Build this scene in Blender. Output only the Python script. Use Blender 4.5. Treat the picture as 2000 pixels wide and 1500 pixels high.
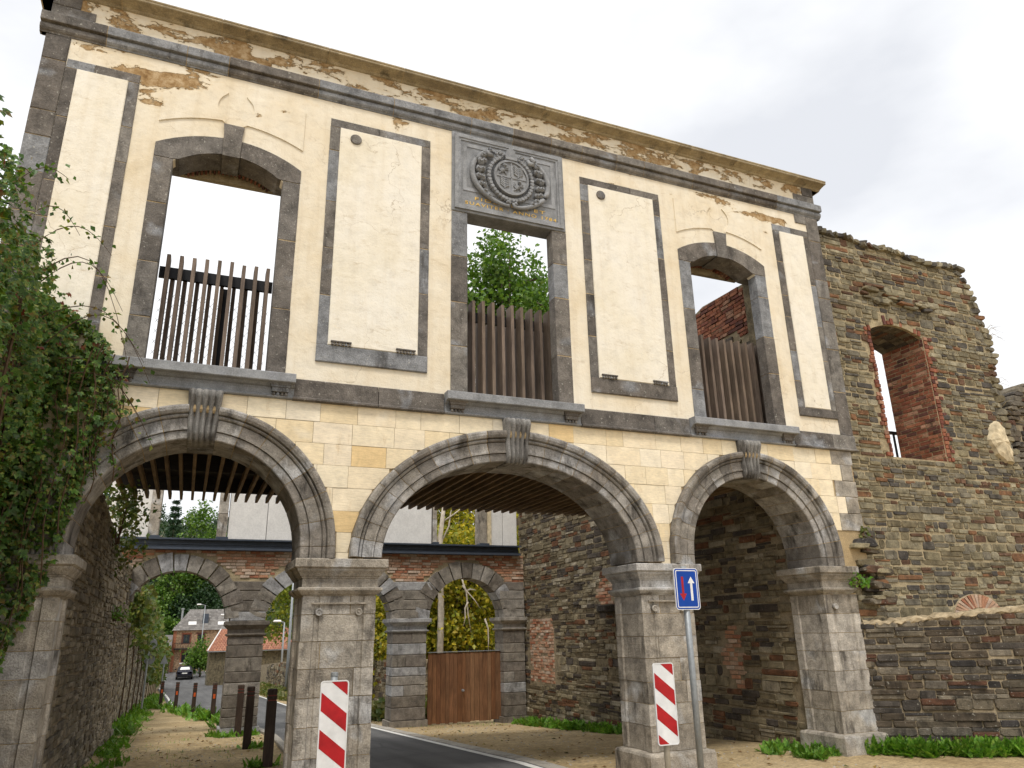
import bpy, bmesh, math, random
import numpy as np
from mathutils import Vector, Matrix
from mathutils.geometry import tessellate_polygon

random.seed(7); RNG = np.random.default_rng(7)
scene = bpy.context.scene
COL = scene.collection
for o in list(bpy.data.objects):
    bpy.data.objects.remove(o)

# ---------------------------------------------------------------- camera
CAMR = np.array([[0.9215811, 0.1035484, 0.3741202], [-0.3876383, 0.2966537, 0.8727732], [-0.0206098, -0.9493547, 0.3135298]])
CAMP = np.array([0.0, -7.85042, 1.6])
FPX = 1445.199
cam_data = bpy.data.cameras.new('camera')
cam_data.sensor_width = 36.0
cam_data.lens = FPX / 2000 * 36
cam_data.clip_start = 0.1
cam_data.clip_end = 2000
cam = bpy.data.objects.new('camera', cam_data)
COL.objects.link(cam)
mw = Matrix.Identity(4)
for i in range(3):
    mw[i][0] = CAMR[i][0]; mw[i][1] = -CAMR[i][1]; mw[i][2] = -CAMR[i][2]; mw[i][3] = CAMP[i]
cam.matrix_world = mw
scene.camera = cam

# ---------------------------------------------------------------- world, sun, exposure
SUN_EL, SUN_AZ = math.radians(61), math.radians(205)      # azimuth clockwise from +Y
world = bpy.data.worlds.new('World'); scene.world = world
world.use_nodes = True
wn, wl = world.node_tree.nodes, world.node_tree.links
wn.clear()
w_out = wn.new('ShaderNodeOutputWorld'); w_bg = wn.new('ShaderNodeBackground')
w_sky = wn.new('ShaderNodeTexSky'); w_sky.sky_type = 'NISHITA'; w_sky.sun_disc = False
w_sky.sun_elevation = SUN_EL; w_sky.sun_rotation = SUN_AZ
w_dim = wn.new('ShaderNodeVectorMath'); w_dim.operation = 'SCALE'; w_dim.inputs[3].default_value = 0.13
wl.new(w_sky.outputs[0], w_dim.inputs[0])
w_tc = wn.new('ShaderNodeTexCoord')
w_map = wn.new('ShaderNodeMapping'); w_map.inputs['Scale'].default_value = (1.0, 1.0, 2.2)
w_map.inputs['Location'].default_value = (-2.83, -0.78, -4.71)
wl.new(w_tc.outputs['Generated'], w_map.inputs[0])
w_n = wn.new('ShaderNodeTexNoise'); w_n.inputs['Scale'].default_value = 1.7; w_n.inputs['Detail'].default_value = 6
w_n.inputs['Roughness'].default_value = 0.5
wl.new(w_map.outputs[0], w_n.inputs['Vector'])
w_r = wn.new('ShaderNodeValToRGB')
w_r.color_ramp.elements[0].position = 0.34; w_r.color_ramp.elements[0].color = (0.69, 0.705, 0.74, 1)
w_r.color_ramp.elements[1].position = 0.56; w_r.color_ramp.elements[1].color = (1.0, 1.0, 1.0, 1)
wl.new(w_n.outputs[0], w_r.inputs[0])
w_mix = wn.new('ShaderNodeMix'); w_mix.data_type = 'RGBA'
w_mix.inputs[0].default_value = 0.93
wl.new(w_dim.outputs[0], w_mix.inputs[6]); wl.new(w_r.outputs[0], w_mix.inputs[7])
wl.new(w_mix.outputs[2], w_bg.inputs[0]); w_bg.inputs[1].default_value = 0.86
wl.new(w_bg.outputs[0], w_out.inputs[0])

sun_data = bpy.data.lights.new('sun', 'SUN'); sun_data.energy = 1.5; sun_data.angle = math.radians(12)
sun_data.color = (1.0, 0.95, 0.88)
sun = bpy.data.objects.new('sun', sun_data); COL.objects.link(sun)
_d = Vector((math.sin(SUN_AZ) * math.cos(SUN_EL), math.cos(SUN_AZ) * math.cos(SUN_EL), math.sin(SUN_EL)))
sun.rotation_euler = _d.to_track_quat('Z', 'Y').to_euler()
sun.location = (0, -20, 30)

vs = scene.view_settings
vs.view_transform = 'Standard'; vs.look = 'None'; vs.gamma = 1.0; vs.use_curve_mapping = False
vs.exposure = 0.54
scene.cycles.use_denoising = True
scene.cycles.use_adaptive_sampling = True
scene.cycles.adaptive_threshold = 0.02
scene.cycles.max_bounces = 5
scene.cycles.diffuse_bounces = 2

# ---------------------------------------------------------------- object helpers
def link(name, me, parent=None):
    o = bpy.data.objects.new(name, me); COL.objects.link(o)
    if parent is not None: o.parent = parent
    return o
def mesh(name, verts, faces, mat=None, parent=None, smooth=False):
    me = bpy.data.meshes.new(name); me.from_pydata([tuple(v) for v in verts], [], faces)
    if mat is not None: me.materials.append(mat)
    if smooth: me.polygons.foreach_set('use_smooth', [True] * len(me.polygons))
    me.update()
    return link(name, me, parent)
def npmesh(name, V, F, mat, parent=None, smooth=False):
    """fast mesh from an (n,3) vertex array and an (m,k) face array"""
    me = bpy.data.meshes.new(name); V = np.asarray(V, np.float32); F = np.asarray(F, np.int32)
    m, k = F.shape
    me.vertices.add(len(V)); me.vertices.foreach_set('co', V.ravel())
    me.loops.add(m * k); me.loops.foreach_set('vertex_index', F.ravel())
    me.polygons.add(m); me.polygons.foreach_set('loop_start', np.arange(0, m * k, k, dtype=np.int32))
    if smooth: me.polygons.foreach_set('use_smooth', np.ones(m, bool))
    me.update(calc_edges=True); me.validate()
    me.materials.append(mat)
    return link(name, me, parent)
def tag(o, label=None, category=None, group=None, kind=None):
    if label: o['label'] = label
    if category: o['category'] = category
    if group: o['group'] = group
    if kind: o['kind'] = kind
    return o
def empty(name, parent=None, loc=(0, 0, 0)):
    o = bpy.data.objects.new(name, None); COL.objects.link(o); o.empty_display_size = 0.2
    o.location = loc
    if parent is not None: o.parent = parent
    return o
def thing(name, label, category, group=None, loc=(0, 0, 0)):
    return tag(empty(name, None, loc), label, category, group, 'thing')
def copy_tree(o, parent=None):
    c = o.copy(); COL.objects.link(c); c.parent = parent
    for ch in list(o.children): copy_tree(ch, c)
    return c

class MB:
    """collects shapes into one mesh"""
    def __init__(s): s.v = []; s.f = []
    def add(s, vf):
        n = len(s.v); s.v += list(vf[0]); s.f += [tuple(i + n for i in f) for f in vf[1]]; return s
    def build(s, name, mat, parent=None, smooth=False): return mesh(name, s.v, s.f, mat, parent, smooth)

class Frame:
    """u along the wall, v up, d out of the wall towards the viewer"""
    def __init__(s, o, u, n):
        s.o = np.array(o, float); s.u = np.array(u, float); s.v = np.array((0, 0, 1.0)); s.n = np.array(n, float)
    def __call__(s, u, v, d=0.0):
        return tuple(s.o + s.u * u + s.v * v + s.n * d)
FRONT = Frame((0, 0, 0), (1, 0, 0), (0, -1, 0))

BOXF = [(0, 1, 2, 3), (7, 6, 5, 4), (0, 4, 5, 1), (1, 5, 6, 2), (2, 6, 7, 3), (3, 7, 4, 0)]
def block(fr, u0, u1, v0, v1, d0, d1, c=0.006, jit=0.0):
    """wall block with chamfered front edges; d1 is the front"""
    J = lambda: random.uniform(-jit, jit)
    R1 = [fr(u + J(), v + J(), d1 - c) for u, v in ((u0, v0), (u1, v0), (u1, v1), (u0, v1))]
    R2 = [fr(u, v, d1 + J()) for u, v in ((u0 + c, v0 + c), (u1 - c, v0 + c), (u1 - c, v1 - c), (u0 + c, v1 - c))]
    R0 = [fr(u, v, d0) for u, v in ((u0, v0), (u1, v0), (u1, v1), (u0, v1))]
    V = R0 + R1 + R2; F = [(8, 9, 10, 11), (3, 2, 1, 0)]
    for i in range(4):
        j = (i + 1) % 4
        F += [(i, j, 4 + j, 4 + i), (4 + i, 4 + j, 8 + j, 8 + i)]
    return V, F
def box(x0, x1, y0, y1, z0, z1):
    V = [(x0, y0, z0), (x1, y0, z0), (x1, y1, z0), (x0, y1, z0), (x0, y0, z1), (x1, y0, z1), (x1, y1, z1), (x0, y1, z1)]
    return V, [(3, 2, 1, 0), (4, 5, 6, 7), (0, 1, 5, 4), (1, 2, 6, 5), (2, 3, 7, 6), (3, 0, 4, 7)]
def prism(fr, loops, d0, d1):
    """extruded polygon with holes; loops[0] runs counter-clockwise seen from the front"""
    pts = [p for l in loops for p in l]; n = len(pts)
    V = [fr(u, v, d1) for u, v in pts] + [fr(u, v, d0) for u, v in pts]
    F = []
    for t in tessellate_polygon([[Vector((u, v, 0)) for u, v in l] for l in loops]):
        a, b, c = [Vector((pts[i][0], pts[i][1], 0)) for i in t]
        if (b - a).cross(c - a).z < 0: t = (t[0], t[2], t[1])
        F += [tuple(t), (n + t[0], n + t[2], n + t[1])]
    k = 0
    for li, l in enumerate(loops):
        m = len(l)
        area = sum(l[i][0] * l[(i + 1) % m][1] - l[(i + 1) % m][0] * l[i][1] for i in range(m))
        flip = (area < 0) == (li == 0)
        for i in range(m):
            a, b = k + i, k + (i + 1) % m
            F.append((a, n + a, n + b, b) if not flip else (a, b, n + b, n + a))
        k += m
    return V, F
def sweep_x(fr, prof, u0, u1):
    """profile [(d,v)...] (open, from the bottom up) swept along u, closed at the back"""
    n = len(prof)
    V = [fr(u0, v, d) for d, v in prof] + [fr(u1, v, d) for d, v in prof]
    F = [(i, n + i, n + i + 1, i + 1) for i in range(n - 1)] + [(n - 1, 2 * n - 1, n, 0)]
    F += [tuple(range(n)), tuple(reversed(range(n, 2 * n)))]
    return V, F
def ring_mould(x0, x1, y0, y1, prof):
    """profile [(offset, z)...] bottom to top carried round a rectangle"""
    V, F = [], []
    for o, z in prof: V += [(x0 - o, y0 - o, z), (x1 + o, y0 - o, z), (x1 + o, y1 + o, z), (x0 - o, y1 + o, z)]
    n = len(prof)
    for k in range(n - 1):
        for i in range(4):
            j = (i + 1) % 4
            F.append((4 * k + i, 4 * k + j, 4 * k + 4 + j, 4 * k + 4 + i))
    F += [(3, 2, 1, 0), tuple(4 * (n - 1) + i for i in range(4))]
    return V, F
def tube(pts, rad, sides=6, cap=True):
    pts = [Vector(p) for p in pts]; n = len(pts)
    if not hasattr(rad, '__len__'): rad = [rad] * n
    V, F = [], []
    ref = Vector((0.3, 0.2, 1)).normalized()
    for i, p in enumerate(pts):
        t = (pts[min(i + 1, n - 1)] - pts[max(i - 1, 0)]).normalized()
        if abs(t.dot(ref)) > 0.95: a = t.cross(Vector((1, 0.1, 0))).normalized()
        else: a = t.cross(ref).normalized()
        b = t.cross(a)
        for k in range(sides):
            w = 2 * math.pi * k / sides
            V.append(tuple(p + (a * math.cos(w) + b * math.sin(w)) * rad[i]))
    for i in range(n - 1):
        for k in range(sides):
            l = (k + 1) % sides
            F.append((i * sides + k, i * sides + l, (i + 1) * sides + l, (i + 1) * sides + k))
    if cap: F += [tuple(reversed(range(sides))), tuple((n - 1) * sides + k for k in range(sides))]
    return V, F
def lathe(c, prof, axis='z', sides=12):
    """prof [(r,h)...]; axis z up or y towards the viewer"""
    V, F = [], []
    for r, h in prof:
        for k in range(sides):
            w = 2 * math.pi * k / sides
            if axis == 'z': V.append((c[0] + r * math.cos(w), c[1] + r * math.sin(w), c[2] + h))
            elif axis == 'y': V.append((c[0] + r * math.cos(w), c[1] - h, c[2] + r * math.sin(w)))
            else: V.append((c[0] + h, c[1] + r * math.cos(w), c[2] + r * math.sin(w)))
    n = len(prof)
    for i in range(n - 1):
        for k in range(sides):
            l = (k + 1) % sides
            F.append((i * sides + k, i * sides + l, (i + 1) * sides + l, (i + 1) * sides + k))
    F += [tuple(reversed(range(sides))), tuple((n - 1) * sides + k for k in range(sides))]
    return V, F
def blob(c, r, seed=0, sub=1, amp=0.25):
    """lumpy ball"""
    bm = bmesh.new(); bmesh.ops.create_icosphere(bm, subdivisions=sub, radius=1.0)
    rr = random.Random(seed)
    V = []
    for v in bm.verts:
        k = 1 + rr.uniform(-amp, amp)
        V.append((c[0] + v.co.x * r[0] * k, c[1] + v.co.y * r[1] * k, c[2] + v.co.z * r[2] * k))
    F = [tuple(v.index for v in f.verts) for f in bm.faces]
    bm.free(); return V, F

def lump(c, r, seed=0):
    """rough squared stone: jittered octagon outline, bevelled front and back"""
    q = random.Random(seed); P = []
    for x, z in ((-1, -.55), (-.72, -1), (.72, -1), (1, -.55), (1, .55), (.72, 1), (-.72, 1), (-1, .55)):
        P.append((x + q.uniform(-.14, .14), z + q.uniform(-.2, .2)))
    V = []; tx, tz = q.uniform(-.12, .12), q.uniform(-.15, .15)
    for y, k in ((-1, .78), (-.86, 1), (.86, 1), (1, .8)):
        for x, z in P: V.append((c[0] + x * k * r[0], c[1] + y * r[1] * (1 + tx * x), c[2] + (z * k + tz * x) * r[2]))
    F = [tuple(reversed(range(24, 32))), tuple(range(8))]
    for i in range(3):
        for k in range(8): F.append((i * 8 + (k + 1) % 8, i * 8 + k, i * 8 + 8 + k, i * 8 + 8 + (k + 1) % 8))
    return V, F
def to_px(P):
    v = CAMR.T @ (np.asarray(P, float) - CAMP)
    return None if v[2] < 0.3 else (1000 + FPX * v[0] / v[2], 750 + FPX * v[1] / v[2], v[2])
def emit(parent, name, shapes, mat, limit=300, rest='stone_infill'):
    """the shapes that show largest become objects, the rest one joined part"""
    sc = []
    for i, (V, F) in enumerate(shapes):
        A = np.array(V); c = A.mean(0); e = A.max(0) - A.min(0)
        p = to_px(c)
        s = 0.0
        if p and -60 < p[0] < 2060 and -60 < p[1] < 1560: s = np.sort(e)[1] * np.sort(e)[2] / p[2] ** 2
        sc.append((-s, i))
    sc.sort()
    seen = [i for s, i in sc if s < 0]
    for i in seen[:limit]: mesh(name, shapes[i][0], shapes[i][1], mat, parent)
    mb = MB(); left = [i for s, i in sc if s >= 0] + seen[limit:]
    for i in left: mb.add(shapes[i])
    if left: tag(mb.build(rest, mat, parent), kind='stuff')

def rubble(fr, inside, u0, u1, v0, v1, ch=(0.07, 0.15), ln=(0.14, 0.5), gap=0.012, d0=-0.05, d1=(0.0, 0.03), rnd=0.22, slope=0.0, seed=1):
    """coursed rubble stones over the part of a wall where inside(u,v)"""
    rr = random.Random(seed); out = []
    v = v0; row = 0
    while v < v1:
        h = rr.uniform(*ch) * (1.45 if rr.random() < .14 else 1.0)
        u = u0 - rr.uniform(0, ln[1]); wob = rr.uniform(0, 9)
        while u < u1:
            w = rr.uniform(*ln) * (1.6 if rr.random() < .08 else 1.0) * (1.25 if h > (ch[0] + ch[1]) / 2 else 0.9)
            cells = [(u, u + w, 0, h)]
            if h > ch[0] * 1.55 and rr.random() < 0.3:
                k = rr.uniform(0.38, 0.62) * h; cells = [(u, u + w, 0, k), (u, u + w, k, h)]
            for a, b, lo, hi in cells:
                yo = v + 0.012 * math.sin(u * 2.1 + wob) + slope * (a - u0)
                cu, cv = (a + b) / 2, yo + (lo + hi) / 2
                if not inside(cu, cv): continue
                q = [(a + 0.14 * (b - a), yo + lo + 0.15 * (hi - lo)), (b - 0.14 * (b - a), yo + lo + 0.15 * (hi - lo)), (b - 0.14 * (b - a), yo + hi - 0.15 * (hi - lo)), (a + 0.14 * (b - a), yo + hi - 0.15 * (hi - lo))]
                if sum(inside(*p) for p in q) < 4: continue
                g = gap * rr.uniform(0.3, 0.9)
                A, B, L, H = a + g, b - g, yo + lo + g * rr.uniform(.4, 1), yo + hi - g * rr.uniform(.4, 1)
                hh = H - L
                if hh < 0.02 or B - A < 0.03: continue
                cr = lambda: rr.uniform(0.05, rnd) * hh
                pts = [(A + cr(), L), (B - cr(), L), (B, L + cr()), (B, H - cr()), (B - cr(), H), (A + cr(), H), (A, H - cr()), (A, L + cr())]
                j = 0.06 * hh
                pts = [(x + rr.uniform(-j, j), y + rr.uniform(-j, j)) for x, y in pts]
                df = rr.uniform(*d1); ins = min(0.13 * hh, 0.012)
                tu, tv = rr.uniform(-.03, .03), rr.uniform(-.06, .06)
                V = [fr(x, y, d0) for x, y in pts] + [fr(x, y, df - ins * 0.9) for x, y in pts]
                for x, y in pts:
                    kx, ky = (cu - x) / max(b - a, .01) * 2, (cv - y) / hh * 2
                    V.append(fr(x + kx * ins * 0.8, y + ky * ins * 0.8, df + tu * (x - cu) + tv * (y - cv) + rr.uniform(-.003, .003)))
                F = [tuple(range(16, 24))]
                for i in range(8):
                    k2 = (i + 1) % 8
                    F += [(i, k2, 8 + k2, 8 + i), (8 + i, 8 + k2, 16 + k2, 16 + i)]
                out.append((V, F))
            u += w
        v += h; row += 1
    return out
def bricks(fr, inside, u0, u1, v0, v1, L=0.2, H=0.062, gap=0.011, d0=-0.03, d1=(0.0, 0.012), seed=1):
    rr = random.Random(seed); out = []
    n = 0; v = v0
    while v + H <= v1 + 1e-6:
        u = u0 - (L / 2 if n % 2 else 0)
        while u < u1:
            l = L * (0.5 if rr.random() < 0.25 else 1.0) * rr.uniform(.93, 1.05)
            a, b = max(u, u0), min(u + l, u1)
            if b - a > 0.03 and all(inside(p, q) for p in (a + .015, b - .015) for q in (v + .008, v + H - .01)):
                out.append(block(fr, a + gap / 2, b - gap / 2, v + gap / 2, v + H - gap / 2, d0, rr.uniform(*d1), 0.004, 0.003))
            u += l
        v += H; n += 1
    return out
def in_poly(poly):
    def f(x, y):
        c = False; n = len(poly)
        for i in range(n):
            x1, y1 = poly[i]; x2, y2 = poly[(i + 1) % n]
            if (y1 > y) != (y2 > y) and x < (x2 - x1) * (y - y1) / (y2 - y1) + x1: c = not c
        return c
    return f

# ---------------------------------------------------------------- materials
class NT:
    def __init__(s, name):
        s.m = bpy.data.materials.new(name); s.m.use_nodes = True; s.t = s.m.node_tree
        s.t.nodes.clear(); s.out = s.t.nodes.new('ShaderNodeOutputMaterial')
        s.p = s.t.nodes.new('ShaderNodeBsdfPrincipled'); s.t.links.new(s.p.outputs[0], s.out.inputs[0])
        s.g = s.t.nodes.new('ShaderNodeNewGeometry'); s.oi = s.t.nodes.new('ShaderNodeObjectInfo')
        s.rnd = s.mth('FRACT', s.mth('ADD', s.oi.outputs['Random'], s.g.outputs['Random Per Island']))
        s.pos = s.g.outputs['Position']
    def new(s, t): return s.t.nodes.new(t)
    def put(s, sock, val):
        if isinstance(val, bpy.types.NodeSocket): s.t.links.new(val, sock)
        elif isinstance(val, (tuple, list)) and len(val) == 3 and sock.type == 'RGBA': sock.default_value = (*val, 1)
        else: sock.default_value = val
    def mth(s, op, a, b=None, c=None, clamp=False):
        n = s.new('ShaderNodeMath'); n.operation = op; n.use_clamp = clamp
        s.put(n.inputs[0], a)
        if b is not None: s.put(n.inputs[1], b)
        if c is not None: s.put(n.inputs[2], c)
        return n.outputs[0]
    def off(s, k=37.0, sx=1, sy=1, sz=1):
        """position scaled per axis and shifted by the random of the piece"""
        m = s.new('ShaderNodeMapping'); m.inputs['Scale'].default_value = (sx, sy, sz); s.put(m.inputs[0], s.pos)
        a = s.new('ShaderNodeVectorMath'); a.operation = 'ADD'; s.put(a.inputs[0], m.outputs[0])
        c = s.new('ShaderNodeCombineXYZ'); v = s.mth('MULTIPLY', s.rnd, k)
        for i in range(3): s.put(c.inputs[i], v)
        s.put(a.inputs[1], c.outputs[0]); return a.outputs[0]
    def noise(s, scale, detail=5, rough=0.55, vec=None, dist=0.0):
        n = s.new('ShaderNodeTexNoise'); n.inputs['Scale'].default_value = scale; n.inputs['Detail'].default_value = detail
        n.inputs['Roughness'].default_value = rough; n.inputs['Distortion'].default_value = dist
        s.put(n.inputs['Vector'], vec if vec is not None else s.pos); return n.outputs[0]
    def vor(s, scale, vec=None, feature='F1'):
        n = s.new('ShaderNodeTexVoronoi'); n.feature = feature; n.inputs['Scale'].default_value = scale
        s.put(n.inputs['Vector'], vec if vec is not None else s.pos); return n.outputs[0]
    def ramp(s, fac, stops, interp='LINEAR'):
        n = s.new('ShaderNodeValToRGB'); cr = n.color_ramp; cr.interpolation = interp
        if len(stops) == 1: stops = [(0.0, stops[0][1]), (1.0, stops[0][1])]
        while len(cr.elements) < len(stops): cr.elements.new(0.5)
        for e, (p, c) in zip(cr.elements, stops):
            e.position = p; e.color = (c, c, c, 1) if not hasattr(c, '__len__') else (*c, 1)
        s.put(n.inputs[0], fac); return n.outputs[0]
    def mix(s, fac, a, b, blend='MIX'):
        n = s.new('ShaderNodeMix'); n.data_type = 'RGBA'; n.blend_type = blend
        s.put(n.inputs[0], fac); s.put(n.inputs[6], a); s.put(n.inputs[7], b); return n.outputs[2]
    def sep(s):
        n = s.new('ShaderNodeSeparateXYZ'); s.put(n.inputs[0], s.pos); return n.outputs
    def bump(s, h, strength=0.5, dist=0.01, normal=None):
        n = s.new('ShaderNodeBump'); n.inputs['Strength'].default_value = strength; n.inputs['Distance'].default_value = dist
        s.put(n.inputs['Height'], h)
        if normal is not None: s.put(n.inputs['Normal'], normal)
        return n.outputs[0]
    def done(s, col, rough=0.85, normal=None, metal=0.0, spec=0.3):
        s.put(s.p.inputs['Base Color'], col); s.put(s.p.inputs['Roughness'], rough); s.put(s.p.inputs['Metallic'], metal)
        s.put(s.p.inputs['Specular IOR Level'], spec)
        if normal is not None: s.put(s.p.inputs['Normal'], normal)
        return s.m

def stone_mat(name, cols, pale=None, pale_at=0.62, dark=None, dark_at=0.36, contrast=0.55, grain=70, bump=0.5, speck=0.0, rough=0.88, gamt=0.22, bed=False, hard=False):
    t = NT(name); n = len(cols)
    base = t.ramp(t.rnd, [(i / n, c) for i, c in enumerate(cols)], 'CONSTANT') if hard else t.ramp(t.rnd, [((i + 0.5) / n, c) for i, c in enumerate(cols)])
    v = t.off()
    n1 = t.noise(5.5, 6, 0.68, v); n2 = t.noise(grain, 2, 0.6, t.off(37.0, 1, 1, 5.0) if bed else v); n3 = t.noise(1.9, 3, 0.55, v, 0.4)
    br = t.ramp(n1, [(0.28, 1 - contrast), (0.5, 1.0), (0.72, 1 + contrast)])
    c = t.mix(1.0, base, br, 'MULTIPLY')
    if pale: c = t.mix(t.mth('MULTIPLY', t.ramp(n3, [(pale_at - .03, 0.0), (pale_at + 0.09, 1.0)]), 0.75), c, t.mix(1.0, pale, br, 'MULTIPLY'))
    if dark:
        st = t.noise(2.4, 5, 0.68, t.off(11.0, 1.7, 1.7, 0.5))
        c = t.mix(t.ramp(st, [(dark_at - 0.08, 0.85), (dark_at + 0.06, 0.0)]), c, dark)
    c = t.mix(1.0, c, t.ramp(n2, [(0.3, 1 - gamt), (0.7, 1 + gamt)]), 'MULTIPLY')
    if speck:
        sp = t.noise(34, 2, 0.5, v)
        c = t.mix(t.ramp(sp, [(0.66, 0.0), (0.72, speck)]), c, (0.6, 0.58, 0.5))
    h = t.mth('ADD', n1, t.mth('MULTIPLY', n2, 0.35))
    return t.done(c, rough, t.bump(h, bump, 0.02))

M = {}
M['limestone'] = stone_mat('limestone', [(.14, .122, .104), (.18, .16, .137), (.12, .106, .092), (.2, .182, .158), (.16, .145, .128), (.22, .222, .225), (.15, .132, .113)], pale=(.31, .32, .335), pale_at=0.62, dark=(.05, .043, .037), dark_at=.37, contrast=.55, speck=.4, bump=.8, hard=True)
M['bluestone'] = stone_mat('bluestone', [(.25, .253, .256), (.28, .283, .286)], pale=(.33, .34, .37), contrast=.35, grain=90, bump=.4)
M['pierstone'] = stone_mat('pierstone', [(.33, .29, .235), (.37, .33, .272), (.41, .372, .318), (.3, .262, .21), (.39, .368, .338), (.35, .308, .25)], pale=(.5, .5, .495), pale_at=0.6, dark=(.055, .047, .038), dark_at=.39, contrast=.55, speck=.3, bump=1.0, hard=True)
M['archstone'] = stone_mat('archstone', [(.19, .17, .145), (.28, .255, .22), (.36, .335, .3), (.23, .205, .175), (.31, .29, .265), (.25, .225, .19)], pale=(.44, .44, .44), pale_at=.58, dark=(.04, .035, .03), dark_at=.4, contrast=.55, bump=.9, hard=True)
M['keystone'] = stone_mat('keystone', [(.25, .238, .218)], dark=(.06, .052, .044), dark_at=.46, contrast=.3)
M['rearstone'] = stone_mat('rearstone', [(.16, .138, .112), (.22, .195, .16), (.27, .245, .21), (.19, .165, .138), (.32, .315, .31)], dark=(.05, .042, .034), contrast=.55, bump=.9, speck=.2, hard=True)
M['sandstone'] = stone_mat('sandstone', [(.83, .69, .46), (.85, .73, .52), (.86, .75, .56), (.82, .67, .43), (.85, .74, .54), (.79, .58, .3), (.84, .72, .51), (.83, .70, .48), (.86, .76, .58), (.82, .67, .43), (.85, .73, .53), (.84, .71, .5), (.86, .74, .55)], contrast=.14, grain=14, bump=.3, gamt=.08, bed=True, pale=(.86, .76, .58), dark=(.6, .44, .24), dark_at=.33, hard=True)
M['rubble'] = stone_mat('rubble', [(.17, .138, .08), (.2, .168, .1), (.27, .228, .142), (.165, .145, .105), (.19, .095, .045), (.075, .065, .055), (.18, .152, .092), (.3, .262, .175), (.12, .066, .038), (.21, .182, .118), (.1, .088, .07), (.225, .19, .12), (.14, .115, .07), (.185, .162, .115)], contrast=.65, bump=1.0, speck=.18, dark=(.035, .028, .02), dark_at=.39, hard=True)
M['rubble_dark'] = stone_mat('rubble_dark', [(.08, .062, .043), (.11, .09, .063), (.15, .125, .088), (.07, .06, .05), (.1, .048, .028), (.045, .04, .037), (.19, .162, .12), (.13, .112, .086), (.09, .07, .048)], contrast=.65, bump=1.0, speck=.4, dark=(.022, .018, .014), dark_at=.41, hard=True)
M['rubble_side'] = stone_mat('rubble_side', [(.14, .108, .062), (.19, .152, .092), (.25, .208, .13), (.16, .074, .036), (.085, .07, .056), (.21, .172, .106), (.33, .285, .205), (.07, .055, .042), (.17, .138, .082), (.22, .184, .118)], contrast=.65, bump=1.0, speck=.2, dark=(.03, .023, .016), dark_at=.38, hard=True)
M['rubble_pale'] = stone_mat('rubble_pale', [(.2, .165, .11), (.28, .235, .165), (.35, .3, .22), (.17, .145, .11), (.24, .2, .14)], contrast=.55, bump=1.0, dark=(.06, .05, .036), dark_at=.36, hard=True)
M['brick'] = stone_mat('brick', [(.22, .075, .042), (.28, .1, .055), (.17, .06, .04), (.33, .14, .08), (.25, .1, .06), (.12, .05, .038), (.3, .12, .065), (.36, .2, .13)], contrast=.5, bump=.8, hard=True, dark=(.05, .03, .022), dark_at=.36)
M['brick_pale'] = stone_mat('brick_pale', [(.42, .21, .12), (.47, .29, .19), (.52, .38, .28), (.36, .15, .085), (.54, .42, .32), (.44, .24, .145), (.48, .32, .22)], contrast=.35, bump=.7, hard=True)
M['mortar'] = stone_mat('mortar', [(.36, .29, .175), (.4, .325, .205)], contrast=.4, grain=50, bump=.8)
M['mortar_dark'] = stone_mat('mortar_dark', [(.28, .225, .145), (.31, .25, .165)], contrast=.5, bump=.8)
M['mortar_line'] = stone_mat('mortar_line', [(.42, .31, .17)], contrast=.25)
M['coping'] = stone_mat('coping', [(.36, .29, .18), (.4, .33, .21), (.32, .26, .165)], dark=(.1, .085, .055), dark_at=.38, contrast=.35, pale=(.46, .39, .27))
M['concrete'] = stone_mat('concrete', [(.74, .72, .68), (.78, .76, .72)], contrast=.1, grain=30, bump=.2, gamt=.07, dark=(.5, .46, .4), dark_at=.28)
M['kerbstone'] = stone_mat('kerbstone', [(.36, .33, .28), (.4, .37, .32)], contrast=.3)
M['slate'] = stone_mat('slate', [(.15, .14, .13), (.19, .175, .16), (.23, .215, .2)], contrast=.25)
M['rooftile'] = stone_mat('rooftile', [(.34, .15, .09), (.39, .19, .12), (.3, .13, .085)], contrast=.3)
M['rock'] = stone_mat('rock', [(.16, .14, .115)], contrast=.6, grain=20)

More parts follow.
